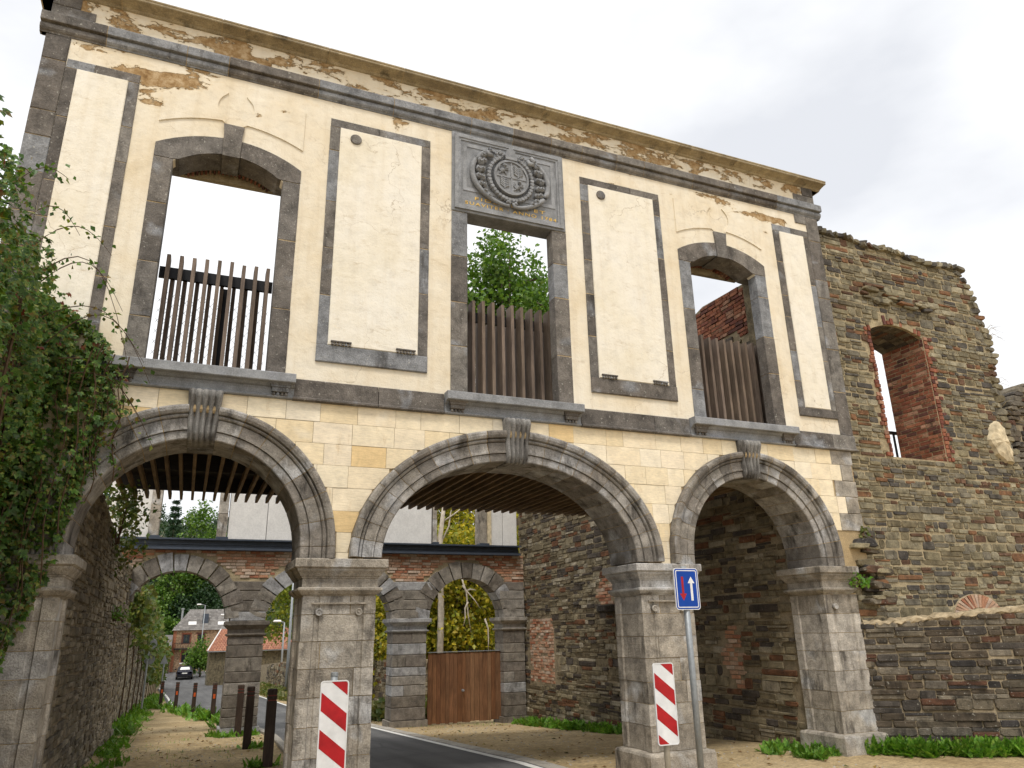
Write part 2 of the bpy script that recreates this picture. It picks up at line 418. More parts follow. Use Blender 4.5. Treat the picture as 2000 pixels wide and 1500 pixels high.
def plaster_mat(name='plaster', lift=0.0, k=1.0):
    t = NT(name); s = t.sep()
    n0 = t.noise(1.3, 5, 0.6); n1 = t.noise(7, 5, 0.65); n2 = t.noise(60, 2, 0.6)
    c = t.ramp(n0, [(0.32, (.74 + lift * .06, .62 + lift * .1, .43 + lift * .13)), (0.46, (.80 + lift * .04, .70 + lift * .07, .53 + lift * .1)), (0.6, (.83 + lift * .03, .75 + lift * .05, .60 + lift * .08)), (0.72, (.86, .79 + lift * .02, .66 + lift * .04))])
    c = t.mix(1.0, c, t.ramp(n1, [(0.25, 0.88), (0.5, 1.0), (0.8, 1.04)]), 'MULTIPLY')
    st = t.new('ShaderNodeMapping'); st.inputs['Scale'].default_value = (5.5, 1, 0.35); t.put(st.inputs[0], t.pos)
    c = t.mix(t.ramp(t.noise(1.6, 5, 0.6, st.outputs[0]), [(0.5, 0.0), (0.75, 0.38 * k)]), c, (.58, .46, .29))
    # hairline cracks
    cv = t.new('ShaderNodeVectorMath'); cv.operation = 'ADD'; nz = t.new('ShaderNodeTexNoise'); nz.inputs['Scale'].default_value = 2.5; nz.inputs['Detail'].default_value = 4
    t.put(nz.inputs['Vector'], t.pos); t.put(cv.inputs[0], t.pos); t.put(cv.inputs[1], nz.outputs[1])
    ck = t.ramp(t.vor(0.9, cv.outputs[0], 'DISTANCE_TO_EDGE'), [(0.0, 1.0), (0.007, 0.0)])
    ck = t.mth('MULTIPLY', ck, t.ramp(t.noise(0.8, 2), [(0.48, 0.0), (0.6, 0.6)]))
    c = t.mix(ck, c, (.34, .25, .15))
    # thin dirty scuffs
    m = t.new('ShaderNodeMapping'); m.inputs['Rotation'].default_value = (0, 0.5, 0); m.inputs['Scale'].default_value = (1.2, 1, 3.2); t.put(m.inputs[0], t.pos)
    sc = t.noise(3.4, 6, 0.74, m.outputs[0])
    c = t.mix(t.ramp(sc, [(0.57, 0.0), (0.72, 0.55)]), c, (.5, .39, .24))
    # places where the top coat has fallen off: more of them towards the wet top of the wall
    mp = t.new('ShaderNodeMapping'); mp.inputs['Scale'].default_value = (0.75, 1, 1.7); t.put(mp.inputs[0], t.pos)
    w = t.noise(2.6, 7, 0.66, mp.outputs[0], 0.25)
    mr = t.new('ShaderNodeMapRange'); t.put(mr.inputs[0], s[2])
    for i, v in zip((1, 2, 3, 4), (7.1, 8.3, -0.2, 0.05)): mr.inputs[i].default_value = v
    tot = t.mth('ADD', t.mth('ADD', w, mr.outputs[0]), t.mth('MULTIPLY', t.mth('SUBTRACT', t.noise(17, 5, .7), .5), .16))
    for (x, z, rx, rz, k) in ((-0.95, 7.62, 0.75, 0.13, .2), (-0.95, 7.33, 0.24, 0.32, .24), (-0.45, 7.75, .3, .16, .13), (7.75, 7.65, 0.65, 0.14, .2), (7.72, 7.2, .14, .42, .12), (7.0, 7.78, .5, .12, .1), (0.12, 7.42, .12, .1, .12), (-1.45, 6.3, .16, .5, .05), (8.25, 6.6, .2, .9, .05)):
        dx = t.mth('DIVIDE', t.mth('SUBTRACT', s[0], x), rx); dz = t.mth('DIVIDE', t.mth('SUBTRACT', s[2], z), rz)
        q = t.mth('ADD', t.mth('MULTIPLY', dx, dx), t.mth('MULTIPLY', dz, dz))
        tot = t.mth('ADD', tot, t.mth('MULTIPLY', t.mth('SUBTRACT', 1.0, q, None, True), k))
    mask = t.ramp(tot, [(0.555, 0.0), (0.575, 1.0)])
    edge = t.ramp(tot, [(0.50, 0.0), (0.56, 0.45)])
    oc = t.ramp(t.noise(9, 4, 0.75), [(0.3, (.19, .105, .04)), (0.48, (.36, .23, .105)), (0.62, (.52, .38, .22)), (.75, (.66, .53, .35))])
    c = t.mix(edge, c, (.72, .55, .31)); c = t.mix(mask, c, oc)
    h = t.mth('ADD', t.mth('MULTIPLY', n1, 0.6), t.mth('ADD', t.mth('MULTIPLY', n2, 0.12), t.mth('MULTIPLY', mask, -1.2)))
    return t.done(c, 0.9, t.bump(h, 0.9, 0.02), spec=0.15)
M['plaster_field'] = plaster_mat('plaster_field', 1.0, .6)
M['plaster'] = plaster_mat()

def plain(name, col, rough=0.6, metal=0.0, spec=0.4, var=0.0, scale=20, bump=0.0):
    t = NT(name)
    if var:
        n = t.noise(scale, 6, 0.6, t.off())
        c = t.mix(1.0, col, t.ramp(n, [(0.25, 1 - var), (0.75, 1 + var)]), 'MULTIPLY')
        return t.done(c, rough, t.bump(n, bump, 0.01) if bump else None, metal, spec)
    return t.done(col, rough, None, metal, spec)
def wood_mat(name, cols, sx, sy, sz, rough=0.75, var=0.5):
    t = NT(name); n = len(cols)
    base = t.ramp(t.rnd, [((i + 0.5) / n, c) for i, c in enumerate(cols)])
    g = t.noise(6, 8, 0.65, t.off(23.0, sx, sy, sz)); b = t.noise(1.7, 4, 0.5, t.off(5.0))
    c = t.mix(1.0, base, t.ramp(g, [(0.25, 1 - var), (0.75, 1 + var)]), 'MULTIPLY')
    c = t.mix(1.0, c, t.ramp(b, [(0.3, 0.7), (0.7, 1.25)]), 'MULTIPLY')
    return t.done(c, rough, t.bump(g, 0.4, 0.006))
M['slat_wood'] = wood_mat('slat_wood', [(.17, .125, .09), (.2, .15, .115), (.13, .095, .07)], 8, 8, 0.7)
M['joist_wood'] = wood_mat('joist_wood', [(.22, .145, .075), (.27, .18, .095), (.18, .115, .06)], 8, 0.7, 8)
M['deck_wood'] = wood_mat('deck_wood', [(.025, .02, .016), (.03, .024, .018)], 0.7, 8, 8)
M['gate_wood'] = wood_mat('gate_wood', [(.17, .075, .032), (.21, .1, .045), (.14, .06, .027), (.24, .13, .065), (.18, .085, .04)], 9, 9, 0.6, 0.7, .55)
M['post_wood'] = wood_mat('post_wood', [(.05, .032, .022), (.06, .04, .028)], 9, 9, 1.0)
M['steel_dark'] = plain('steel_dark', (.06, .075, .1), .45, .3, .5, .25, 8)
M['black_metal'] = plain('black_metal', (.012, .012, .014), .5, .2)
M['rust_metal'] = plain('rust_metal', (.07, .028, .018), .75, 0, .3, .4, 14)
M['galvanised'] = plain('galvanised', (.3, .32, .33), .5, .35, .5, .18, 25)
M['pole_beige'] = plain('pole_beige', (.4, .35, .27), .6, 0, .4, .2, 20)
M['sign_back'] = plain('sign_back', (.25, .26, .27), .5, .3)
M['sign_white'] = plain('sign_white', (.78, .78, .77), .45, 0, .4, .16, 7)
M['sign_red'] = plain('sign_red', (.42, .01, .014), .45, 0, .35, .3, 7)
M['sign_blue'] = plain('sign_blue', (.004, .055, .34), .5, 0, .25, .08, 9)
M['gold'] = plain('gold', (.78, .5, .12), .45, .2, .5)
M['reflector'] = plain('reflector', (.6, .1, .02), .3)
M['band_red'] = plain('band_red', (.18, .03, .015), .5)
M['glass'] = plain('glass', (.02, .025, .03), .08, 0, .6)
M['car_paint'] = plain('car_paint', (.008, .008, .018), .2, .2, .6)
M['tyre'] = plain('tyre', (.01, .01, .01), .8)
M['tail_lamp'] = plain('tail_lamp', (.5, .1, .02), .3)
M['plate'] = plain('plate', (.75, .75, .7), .4)
M['frame_white'] = plain('frame_white', (.75, .74, .72), .5)
M['frame_brown'] = plain('frame_brown', (.13, .05, .025), .5)
M['paint_line'] = plain('paint_line', (.72, .71, .67), .7, 0, .3, .25, 16)
M['bark'] = plain('bark', (.12, .095, .07), .9, 0, .2, .5, 9, .8)
M['birch_bark'] = plain('birch_bark', (.48, .42, .34), .8, 0, .2, .35, 7, .4)
M['stem'] = plain('stem', (.09, .055, .03), .85, 0, .2, .4, 20)
M['straw'] = plain('straw', (.35, .26, .12), .85, 0, .2, .3, 20)
M['capping'] = plain('capping', (.4, .32, .205), .95, 0, .1, .5, 12, 1.0)
M['house_stone'] = stone_mat('house_stone', [(.25, .165, .1), (.28, .19, .12)], contrast=.6, grain=9, gamt=.35)
M['patch'] = plain('patch', (.6, .5, .33), .9, 0, .2, .45, 9, .9)

def leaf_mat(name, cols, trans=0.3, rough=0.45):
    t = NT(name); n = len(cols)
    c = t.ramp(t.rnd, [((i + 0.5) / n, k) for i, k in enumerate(cols)])
    c = t.mix(1.0, c, t.ramp(t.noise(0.9, 3), [(0.3, 0.75), (0.7, 1.25)]), 'MULTIPLY')
    t.done(c, rough, spec=0.35)
    tr = t.new('ShaderNodeBsdfTranslucent'); t.put(tr.inputs[0], t.mix(1.0, c, (1.1, 1.25, .5), 'MULTIPLY'))
    ms = t.new('ShaderNodeMixShader'); ms.inputs[0].default_value = trans
    t.t.links.new(t.p.outputs[0], ms.inputs[1]); t.t.links.new(tr.outputs[0], ms.inputs[2]); t.t.links.new(ms.outputs[0], t.out.inputs[0])
    return t.m
M['leaf_ivy'] = leaf_mat('leaf_ivy', [(.05, .11, .018), (.075, .155, .024), (.12, .22, .032), (.025, .06, .013), (.17, .28, .048), (.055, .12, .02), (.26, .28, .05), (.085, .17, .026), (.03, .075, .015), (.2, .14, .035)])
M['leaf_red'] = leaf_mat('leaf_red', [(.14, .02, .018), (.2, .05, .025), (.22, .14, .04)])
M['leaf_oak'] = leaf_mat('leaf_oak', [(.07, .15, .02), (.1, .2, .026), (.14, .25, .034), (.05, .11, .018), (.18, .28, .042)])
M['leaf_yellow'] = leaf_mat('leaf_yellow', [(.42, .36, .025), (.54, .42, .03), (.26, .28, .028), (.6, .44, .035), (.12, .16, .02), (.36, .34, .03), (.18, .22, .024)])
M['leaf_lime'] = leaf_mat('leaf_lime', [(.2, .26, .03), (.28, .31, .035), (.36, .36, .04), (.1, .16, .024), (.15, .2, .026)])
M['leaf_vine'] = leaf_mat('leaf_vine', [(.07, .12, .025), (.12, .16, .03), (.2, .2, .04), (.04, .08, .02), (.16, .13, .04), (.09, .14, .03)])
M['leaf_dark'] = leaf_mat('leaf_dark', [(.018, .045, .015), (.028, .06, .018), (.04, .08, .022), (.022, .05, .018)], .2)
M['leaf_conifer'] = leaf_mat('leaf_conifer', [(.022, .055, .026), (.032, .07, .032), (.045, .09, .038)], .15)
M['grass'] = leaf_mat('grass', [(.09, .22, .02), (.14, .31, .03), (.2, .38, .045), (.06, .15, .018), (.25, .38, .06)])
M['grass_dry'] = leaf_mat('grass_dry', [(.2, .19, .07), (.12, .17, .04), (.28, .23, .1), (.09, .14, .03)])

def ground_mat():
    t = NT('ground')
    n = t.noise(0.55, 8, 0.6); f = t.noise(24, 6, 0.7); p = t.vor(38)
    c = t.ramp(n, [(0.3, (.33, .24, .125)), (0.5, (.43, .325, .18)), (0.7, (.5, .39, .235))])
    c = t.mix(1.0, c, t.ramp(f, [(0.28, 0.5), (0.5, 1.0), (0.72, 1.4)]), 'MULTIPLY')
    c = t.mix(1.0, c, t.ramp(t.noise(7, 4, .7), [(.3, .72), (.7, 1.25)]), 'MULTIPLY')
    c = t.mix(t.ramp(p, [(0.1, 0.45), (0.22, 0.0)]), c, (.5, .44, .34))
    g = t.noise(0.9, 7, 0.65); 
    c = t.mix(t.ramp(g, [(0.6, 0.0), (0.7, 0.6)]), c, (.13, .14, .05))
    h = t.mth('ADD', f, t.mth('MULTIPLY', p, -0.5))
    return t.done(c, 0.95, t.bump(h, 0.8, 0.02), spec=.1)
M['ground'] = ground_mat()
def asphalt_mat():
    t = NT('asphalt'); n = t.noise(0.7, 6, 0.6); f = t.noise(140, 3, 0.6)
    c = t.ramp(n, [(0.3, (.075, .074, .074)), (0.6, (.105, .104, .103)), (0.75, (.14, .137, .13))])
    c = t.mix(1.0, c, t.ramp(f, [(0.3, 0.65), (0.7, 1.45)]), 'MULTIPLY')
    wm = t.new('ShaderNodeMapping'); wm.inputs['Scale'].default_value = (2.2, .12, 1); t.put(wm.inputs[0], t.pos)
    c = t.mix(1.0, c, t.ramp(t.noise(1.0, 4, .6, wm.outputs[0]), [(.3, .7), (.7, 1.35)]), 'MULTIPLY')
    cr = t.ramp(t.vor(0.5, None, 'DISTANCE_TO_EDGE'), [(0.0, 1.0), (0.012, 0.0)])
    c = t.mix(t.mth('MULTIPLY', cr, 0.5), c, (.03, .03, .03))
    return t.done(c, 0.8, t.bump(f, 0.6, 0.006), spec=.35)
M['asphalt'] = asphalt_mat()

# ================================================================ terrain, road
def gz(x, y):
    s = -0.05 * np.interp(y, [-50, .8, 1.6, 20, 78, 102, 400], [0, 0, .4, 18.8, 62, 54, 60])
    return float(s - 0.025 * (min(max(x, -3), 9) - 3.4) * np.interp(y, [0, 8, 25, 50], [0, 1, 1, 0]))
def strip(name, left, right, y_list, lift, mat, nx=4):
    """sheet following the ground between two edges given as [(y,x)...]"""
    V, F = [], []
    for y in y_list:
        a = np.interp(y, [p[0] for p in left], [p[1] for p in left]); b = np.interp(y, [p[0] for p in right], [p[1] for p in right])
        for k in range(nx + 1):
            x = a + (b - a) * k / nx; V.append((x, y, gz(x, y) + lift))
    for i in range(len(y_list) - 1):
        for k in range(nx):
            p = i * (nx + 1) + k; F.append((p, p + 1, p + nx + 2, p + nx + 1))
    return mesh(name, V, F, mat)
xs = [-400, -150, -60, -30, -15, -8, -5] + list(np.arange(-3, 14.01, 0.5)) + [16, 20, 30, 60, 150, 400]
ys = [-60, -30, -16, -12] + list(np.arange(-10, 30.01, 0.4)) + [32, 36, 40, 45, 50, 60, 70, 78, 90, 102, 130, 200, 420]
V = [(x, y, gz(x, y)) for y in ys for x in xs]; nx = len(xs)
F = [(j * nx + i, j * nx + i + 1, (j + 1) * nx + i + 1, (j + 1) * nx + i) for j in range(len(ys) - 1) for i in range(nx - 1)]
tag(mesh('ground', V, F, M['ground']), kind='structure')
RL = [(-30, 1.9), (0, 1.88), (4.5, 1.72), (8.7, 1.9), (13, 1.75), (16.8, 1.25), (20, .9), (23, .35), (26, -.2), (44, -.75), (86, -2.4), (130, -6)]
RR = [(-30, 4.6), (-2, 4.25), (0, 4.15), (10, 4.2), (39, 4.15), (77, 4.45), (100, 3.0), (130, -1)]
ry = [-30, -16, -10] + list(np.arange(-8, 30.01, 0.4)) + list(np.arange(32, 131, 3))
tag(strip('road', RL, RR, ry, 0.02, M['asphalt'], 6), kind='structure')
sh = lambda e, k: [(y, x + k) for y, x in e]
tag(strip('road_edge_line', sh(RR, -.16), sh(RR, -.05), ry, 0.026, M['paint_line'], 1), kind='structure')
tag(strip('road_edge_line', [(26, -.1), (44, -.62), (86, -2.2)], [(26, 0), (44, -.5), (86, -2.05)], list(np.arange(26, 86, 2.0)), 0.026, M['paint_line'], 1), kind='structure')
kerb = tag(empty('kerb'), kind='structure')
for E, k0, k1, y0, y1, lift in ((RL, -.13, .0, -1.0, 14.0, .06), (RR, .0, .2, -2.0, 16.0, .03)):
    y = y0
    while y < y1:
        L = random.uniform(.72, .95)
        a, b = [np.interp(q, [p[0] for p in E], [p[1] for p in E]) for q in (y + .008, y + L - .008)]
        V = []
        for yy, xx in ((y + .008, a), (y + L - .008, b)):
            z = gz(xx, yy) + lift + random.uniform(-.005, .005)
            V += [(xx + k0, yy, z - .2), (xx + k1, yy, z - .2), (xx + k1, yy, z - .012), (xx + k1 - .012, yy, z), (xx + k0 + .012, yy, z), (xx + k0, yy, z - .012)]
        Fk = [(i, (i + 1) % 6, 6 + (i + 1) % 6, 6 + i) for i in range(6)] + [(5, 4, 3, 2, 1, 0), (6, 7, 8, 9, 10, 11)]
        mesh('kerb_stone', V, Fk, M['kerbstone'], kerb)
        y += L

# ================================================================ front facade
CX = 3.39
facade = thing('gate_facade', 'cream plastered gatehouse front with three grey stone arches and a coat of arms', 'facade')
ARCHES = [dict(c=-0.04, cz=2.43, ai=1.03, bi=1.03, ao=1.37, bo=1.37), dict(c=CX, cz=2.33, ai=1.56, bi=1.12, ao=1.9, bo=1.48), dict(c=6.82, cz=2.43, ai=1.03, bi=1.03, ao=1.37, bo=1.37)]
IMP = 2.31; THK = 0.62
def arch_pt(A, s, a):
    return (A['c'] + (A['ai'] + (A['ao'] - A['ai']) * s) * math.cos(a), A['cz'] + (A['bi'] + (A['bo'] - A['bi']) * s) * math.sin(a))
def extrados(x, g=0.0):
    z = -9
    for A in ARCHES:
        t = (x - A['c']) / (A['ao'] + g)
        if abs(t) < 1: z = max(z, A['cz'] + (A['bo'] + g) * math.sqrt(1 - t * t))
    return z
# core of the lower wall with three arched bites
loop = [(-2.02, IMP - .005), (-2.02, 3.965), (8.74, 3.965), (8.74, IMP - .005)]
bites = []
for A in reversed(ARCHES):
    bites += [(A['c'] + A['ai'] * .45 + A['ao'] * .55, IMP - .005)] + [arch_pt(A, .55, math.pi * k / 28) for k in range(29)] + [(A['c'] - A['ai'] * .45 - A['ao'] * .55, IMP - .005)]
mesh('wall_core', *prism(FRONT, [list(reversed(loop[:3])) [::-1] and (loop + bites)[::-1]], -THK, -.012), M['mortar_line'], facade)
# ashlar
def clip_block(u0, u1, v0, v1, keep_lo=None):
    """front outline above the arches, as runs of (x, zlow)"""
    n = max(3, int((u1 - u0) / 0.03)); runs, cur = [], []
    for i in range(n + 1):
        x = u0 + (u1 - u0) * i / n; z = max(v0, extrados(x, .004))
        if z < v1 - .02: cur.append((x, z))
        elif cur: runs.append(cur); cur = []
    if cur: runs.append(cur)
    return [r for r in runs if len(r) > 1 and r[-1][0] - r[0][0] > .03]
def simplify(r):
    if all(abs(z - r[0][1]) < 1e-6 for _, z in r): return [r[0], r[-1]]
    return r
rr = random.Random(3)
v = 3.962; row = 0; ash = []
while v > IMP + .02:
    h = rr.uniform(.205, .245); lo = max(v - h, IMP)
    u = -2.02 + rr.uniform(-.3, 0)
    while u < 8.72:
        w = rr.uniform(.2, .5); a, b = max(u, -2.02), min(u + w, 8.5 if row % 2 else 8.34)
        if lo < 2.72 and b > 8.25: b = min(b, 8.25)
        if b - a > .05:
            for r in clip_block(a + .002, b - .002, lo + .002, v - .002):
                poly = simplify(r) + [(r[-1][0], v - .002), (r[0][0], v - .002)]
                ash.append(prism(FRONT, [poly], -.03, rr.uniform(-.003, .003)))
        u += w
    if lo > 2.68:                                           # grey corner stones at the broken end
        mesh('quoin', *block(FRONT, (8.5 if row % 2 else 8.34) + .002, 8.74 + rr.uniform(-.03, .03), lo + .002, v - .002, -.4, .006, .006, .003), M['pierstone'], facade)
    v -= h; row += 1
emit(facade, 'ashlar_block', ash, M['sandstone'])

# arches: moulded voussoirs, keystone console
def console(cx, z0, z1, w0, w1, d0=.06, d1=.17):
    """fluted scroll keystone: narrower and flatter towards the bottom"""
    nu, nv = 50, 18; V, F = [], []
    for j in range(nv + 1):
        t = j / nv; z = z0 + (z1 - z0) * t; w = w0 + (w1 - w0) * t
        d = d0 + (d1 - d0) * (0.35 * t + 0.65 * t ** 3) + 0.018 * math.sin(t * 9) * (1 - t)
        if t > .9: d -= (t - .9) * .55
        if t < .06: d -= .02
        for i in range(nu + 1):
            s = i / nu; fl = abs(math.sin(s * math.pi * 5)) ** .7 * .045
            V.append((cx + (s - .5) * w, -(d + fl - .03), z))
    for j in range(nv):
        for i in range(nu):
            a = j * (nu + 1) + i; F.append((a, a + 1, a + nu + 2, a + nu + 1))
    n = len(V); V += [(x, .3, z) for x, y, z in V]
    edge = [i for i in range(nu + 1)] + [j * (nu + 1) + nu for j in range(1, nv + 1)] + [nv * (nu + 1) + i for i in range(nu - 1, -1, -1)] + [j * (nu + 1) for j in range(nv - 1, 0, -1)]
    for k in range(len(edge)):
        a, b = edge[k], edge[(k + 1) % len(edge)]; F.append((b, a, n + a, n + b))
    return V, F
PROF = [(0.0, -THK), (0.0, .02), (.03, .03), (.25, .03), (.265, .015), (.28, .048), (.34, .048), (.355, .034), (.62, .038), (.635, .02), (.66, .055), (.70, .066), (.74, .06), (.755, .04), (.78, .09), (.86, .105), (.95, .108), (1.0, .1), (1.0, -.1), (.9, -THK)]
for ai, A in enumerate(ARCHES):
    ar = empty('arch', facade)
    n = (15, 23, 19)[ai]; kh = (.155, .16, .16)[ai]
    PM = [(min(max(p, .012), .99), d - .007 if d > -.05 else d + .01) for p, d in PROF]; V, F = [], []; m = len(PM)
    for i in range(49):
        for p, d in PM: x, z = arch_pt(A, p, math.pi * i / 48); V.append((x, -d, z))
    for i in range(48):
        for k in range(m): l = (k + 1) % m; F.append((i * m + l, i * m + k, (i + 1) * m + k, (i + 1) * m + l))
    mesh('joint_mortar', V, F, M['mortar_line'], ar)
    kl = math.acos(kh * .9 / A['ao'])
    cuts = []
    half = n // 2
    for k in range(half + 1): cuts.append(kl * k / half)
    segs = [(cuts[k], cuts[k + 1]) for k in range(half)]
    segs += [(math.pi - b, math.pi - a) for a, b in segs]
    for a, b in segs:
        a += .005 / A['ao']; b -= .005 / A['ao']; st = 3; V, F = [], []; m = len(PROF)
        sh_d = random.uniform(-.003, .003)
        for i in range(st + 1):
            w = a + (b - a) * i / st
            for s, d in PROF:
                x, z = arch_pt(A, s, w); V.append((x, -(d + (sh_d if d > 0 else 0)), z))
        for i in range(st):
            for k in range(m):
                l = (k + 1) % m; F.append((i * m + l, i * m + k, (i + 1) * m + k, (i + 1) * m + l))
        F += [tuple(range(m)), tuple(reversed(range(st * m, st * m + m)))]
        mesh('voussoir', V, F, M['archstone'], ar)
    if A['cz'] > IMP + .05:
        for sgn in (-1, 1):                                 # straight stones under the springing
            pts = [(A['c'] + sgn * (A['ai'] + (A['ao'] - A['ai']) * s), d) for s, d in PROF]
            m = len(pts); V = [(x, -d, IMP + .003) for x, d in pts] + [(x, -d, A['cz'] - .003) for x, d in pts]
            F = [(k, (k + 1) % m, m + (k + 1) % m, m + k) if sgn < 0 else ((k + 1) % m, k, m + k, m + (k + 1) % m) for k in range(m)]
            F += [tuple(range(m)), tuple(range(m, 2 * m))]
            mesh('springer', V, F, M['archstone'], ar)
    ztop = 3.955; zin = A['cz'] + A['bi'] - .02
    mesh('keystone', *console(A['c'], zin, ztop, .26, .33), M['keystone'], ar, True)
    mesh('keystone_soffit', *box(A['c'] - .13, A['c'] + .13, .28, THK, zin + .01, 3.9), M['archstone'], ar)

# piers
def pier_section(x0, x1, y0, y1, m=.115, r=.022, sides='fblr', g=0.0):
    P = [(x0, y0)]
    if 'f' in sides: P += [(x0 + m, y0), (x0 + m + .012, y0 + r), (x0 + m + .05 + g, y0 + r), (x0 + m + .06 + g, y0 + r * .4), (x1 - m - .06 - g, y0 + r * .4), (x1 - m - .05 - g, y0 + r), (x1 - m - .012, y0 + r), (x1 - m, y0)]
    P += [(x1, y0)]
    if 'r' in sides: P += [(x1, y0 + m), (x1 - r, y0 + m + .012), (x1 - r, y1 - m - .012), (x1, y1 - m)]
    P += [(x1, y1), (x0, y1)]
    if 'l' in sides: P += [(x0, y1 - m), (x0 + r, y1 - m - .012), (x0 + r, y0 + m + .012), (x0, y0 + m)]
    return P
def extrude_z(P, z0, z1):
    n = len(P); V = [(x, y, z0) for x, y in P] + [(x, y, z1) for x, y in P]
    return V, [(i, (i + 1) % n, n + (i + 1) % n, n + i) for i in range(n)] + [tuple(reversed(range(n))), tuple(range(n, 2 * n))]
CAP = [(-.01, 1.945), (0.0, 1.955), (.02, 1.965), (.05, 1.995), (.056, 2.005), (.056, 2.022), (.04, 2.03), (.012, 2.035), (.012, 2.118), (.022, 2.122), (.024, 2.135), (.036, 2.14), (.05, 2.165), (.07, 2.19), (.074, 2.2), (.074, 2.21), (.094, 2.222), (.1, 2.228), (.1, 2.3), (.094, IMP - .001)]
for pi, (x0, x1, sides) in enumerate(((-2.05, -1.055, 'fr'), (1.05, 1.785, 'flr'), (4.98, 5.715, 'flr'), (7.83, 8.42, 'fl'))):
    pr = empty('pier', facade)
    y0, y1 = 0.0, .63
    mesh('mortar_core', *extrude_z(pier_section(x0 + .007, x1 - .007, y0 + .007, y1 - .007, m=.1, sides=sides, g=.03), -.1, 1.96), M['mortar_line'], pr)
    z = .24; rz = random.Random(20 + pi)
    while z < 1.93:
        h = rz.uniform(.225, .27)
        zt = z + h if z + h < 1.86 else 1.948
        dx = rz.uniform(-.003, .003)
        P = pier_section(x0 + dx, x1 + dx, y0 + rz.uniform(-.004, .003), y1, sides=sides)
        if pi in (1, 2) and rz.random() < .7:               # a course of two stones with an upright joint
            xj = x0 + rz.choice((.2, .26, .48, .54)) * (x1 - x0) / .735
            L = [p for p in P]
            for lo, hi in ((-9, xj - .004), (xj + .004, 9)):
                Q = []
                for k in range(len(L)):
                    a, b = L[k], L[(k + 1) % len(L)]
                    ia = lo <= a[0] <= hi; ib = lo <= b[0] <= hi
                    if ia: Q.append(a)
                    if ia != ib:
                        e = lo if (min(a[0], b[0]) < lo < max(a[0], b[0])) else hi
                        t = (e - a[0]) / (b[0] - a[0]); Q.append((e, a[1] + t * (b[1] - a[1])))
                if len(Q) > 2: mesh('pier_stone', *extrude_z(Q, z + .0035, zt - .0035), M['pierstone'], pr)
        else: mesh('pier_stone', *extrude_z(P, z + .0035, zt - .0035), M['pierstone'], pr)
        z = zt
    mesh('plinth', *ring_mould(x0, x1, y0, y1, [(.075, -.25), (.075, .2), (.06, .225), (.0, .238)]), M['pierstone'], pr)
    cx1 = x1 if pi < 3 else x1 - .1
    mesh('capital', *ring_mould(x0, cx1, y0, y1, CAP), M['pierstone'], pr)
    for xr in ([x0 + .17, x1 - .17] if pi in (1, 2) else [x0 + .17] if pi == 3 else []):
        mesh('rosette', *lathe((xr, y0 - .004, 1.79), [(.036, -.02), (.038, .018), (.032, .026), (.02, .012), (.012, .012), (.006, .02)], 'y', 14), M['pierstone'], pr, True)
    if pi in (1, 2): mesh('panel_moulding', *box(x0 + .09, x1 - .09, y0 - .022, y0 + .02, 1.868, 1.885), M['pierstone'], pr)

# middle string course and sills
WIN = [dict(c=-0.065, a=.585, b=.78), dict(c=CX, a=.60, b=.81), dict(c=6.805, a=.592, b=.785)]
STR = [(-.05, 3.955), (.04, 3.955), (.055, 3.963), (.055, 3.982), (.035, 3.99), (.02, 4.0), (.02, 4.19), (.012, 4.2), (-.05, 4.2)]
def run_blocks(u0, u1, lo, hi, seed):
    q = random.Random(seed); out = []; u = u0
    while u < u1 - .01:
        e = u + q.uniform(lo, hi)
        if u1 - e < lo * .5: e = u1
        out.append((u + .004, e - .004)); u = e
    return out
spans = [(-2.05, WIN[0]['c'] - .87), (WIN[0]['c'] + .87, WIN[1]['c'] - .89), (WIN[1]['c'] + .89, WIN[2]['c'] - .89), (WIN[2]['c'] + .89, 8.86)]
for k, (a, b) in enumerate(spans):
    for u0, u1 in run_blocks(a, b, .7, 1.3, 40 + k): mesh('string_course_stone', *sweep_x(FRONT, STR, u0, u1), M['limestone'], facade)
SILL = [(-.3, 3.962), (.035, 3.962), (.045, 3.972), (.045, 3.985), (.02, 3.995), (.022, 4.05), (.03, 4.075), (.055, 4.085), (.072, 4.1), (.08, 4.108), (.135, 4.112), (.142, 4.12), (.142, 4.206), (.134, 4.213), (-.3, 4.215)]
for k, w in enumerate(WIN):
    sl = mesh('window_sill', *sweep_x(FRONT, SILL, w['c'] - .885, w['c'] + .885), M['bluestone'], facade)
    for s in (-1, 1):
        x = w['c'] + s * .74
        mb = MB()
        mb.add(ring_mould(x - .085, x + .085, -.075, .0, [(-.01, 4.018), (0, 4.022), (0, 4.062), (.012, 4.07), (.012, 4.085), (.022, 4.095), (.032, 4.108), (.035, 4.113)]))
        mb.build('corbel', M['limestone'], sl)
        for i in range(4): mesh('gutta', *lathe((x - .063 + i * .042, -.045, 3.985), [(.015, 0), (.018, .004), (.012, .038)], 'z', 8), M['limestone'], sl)

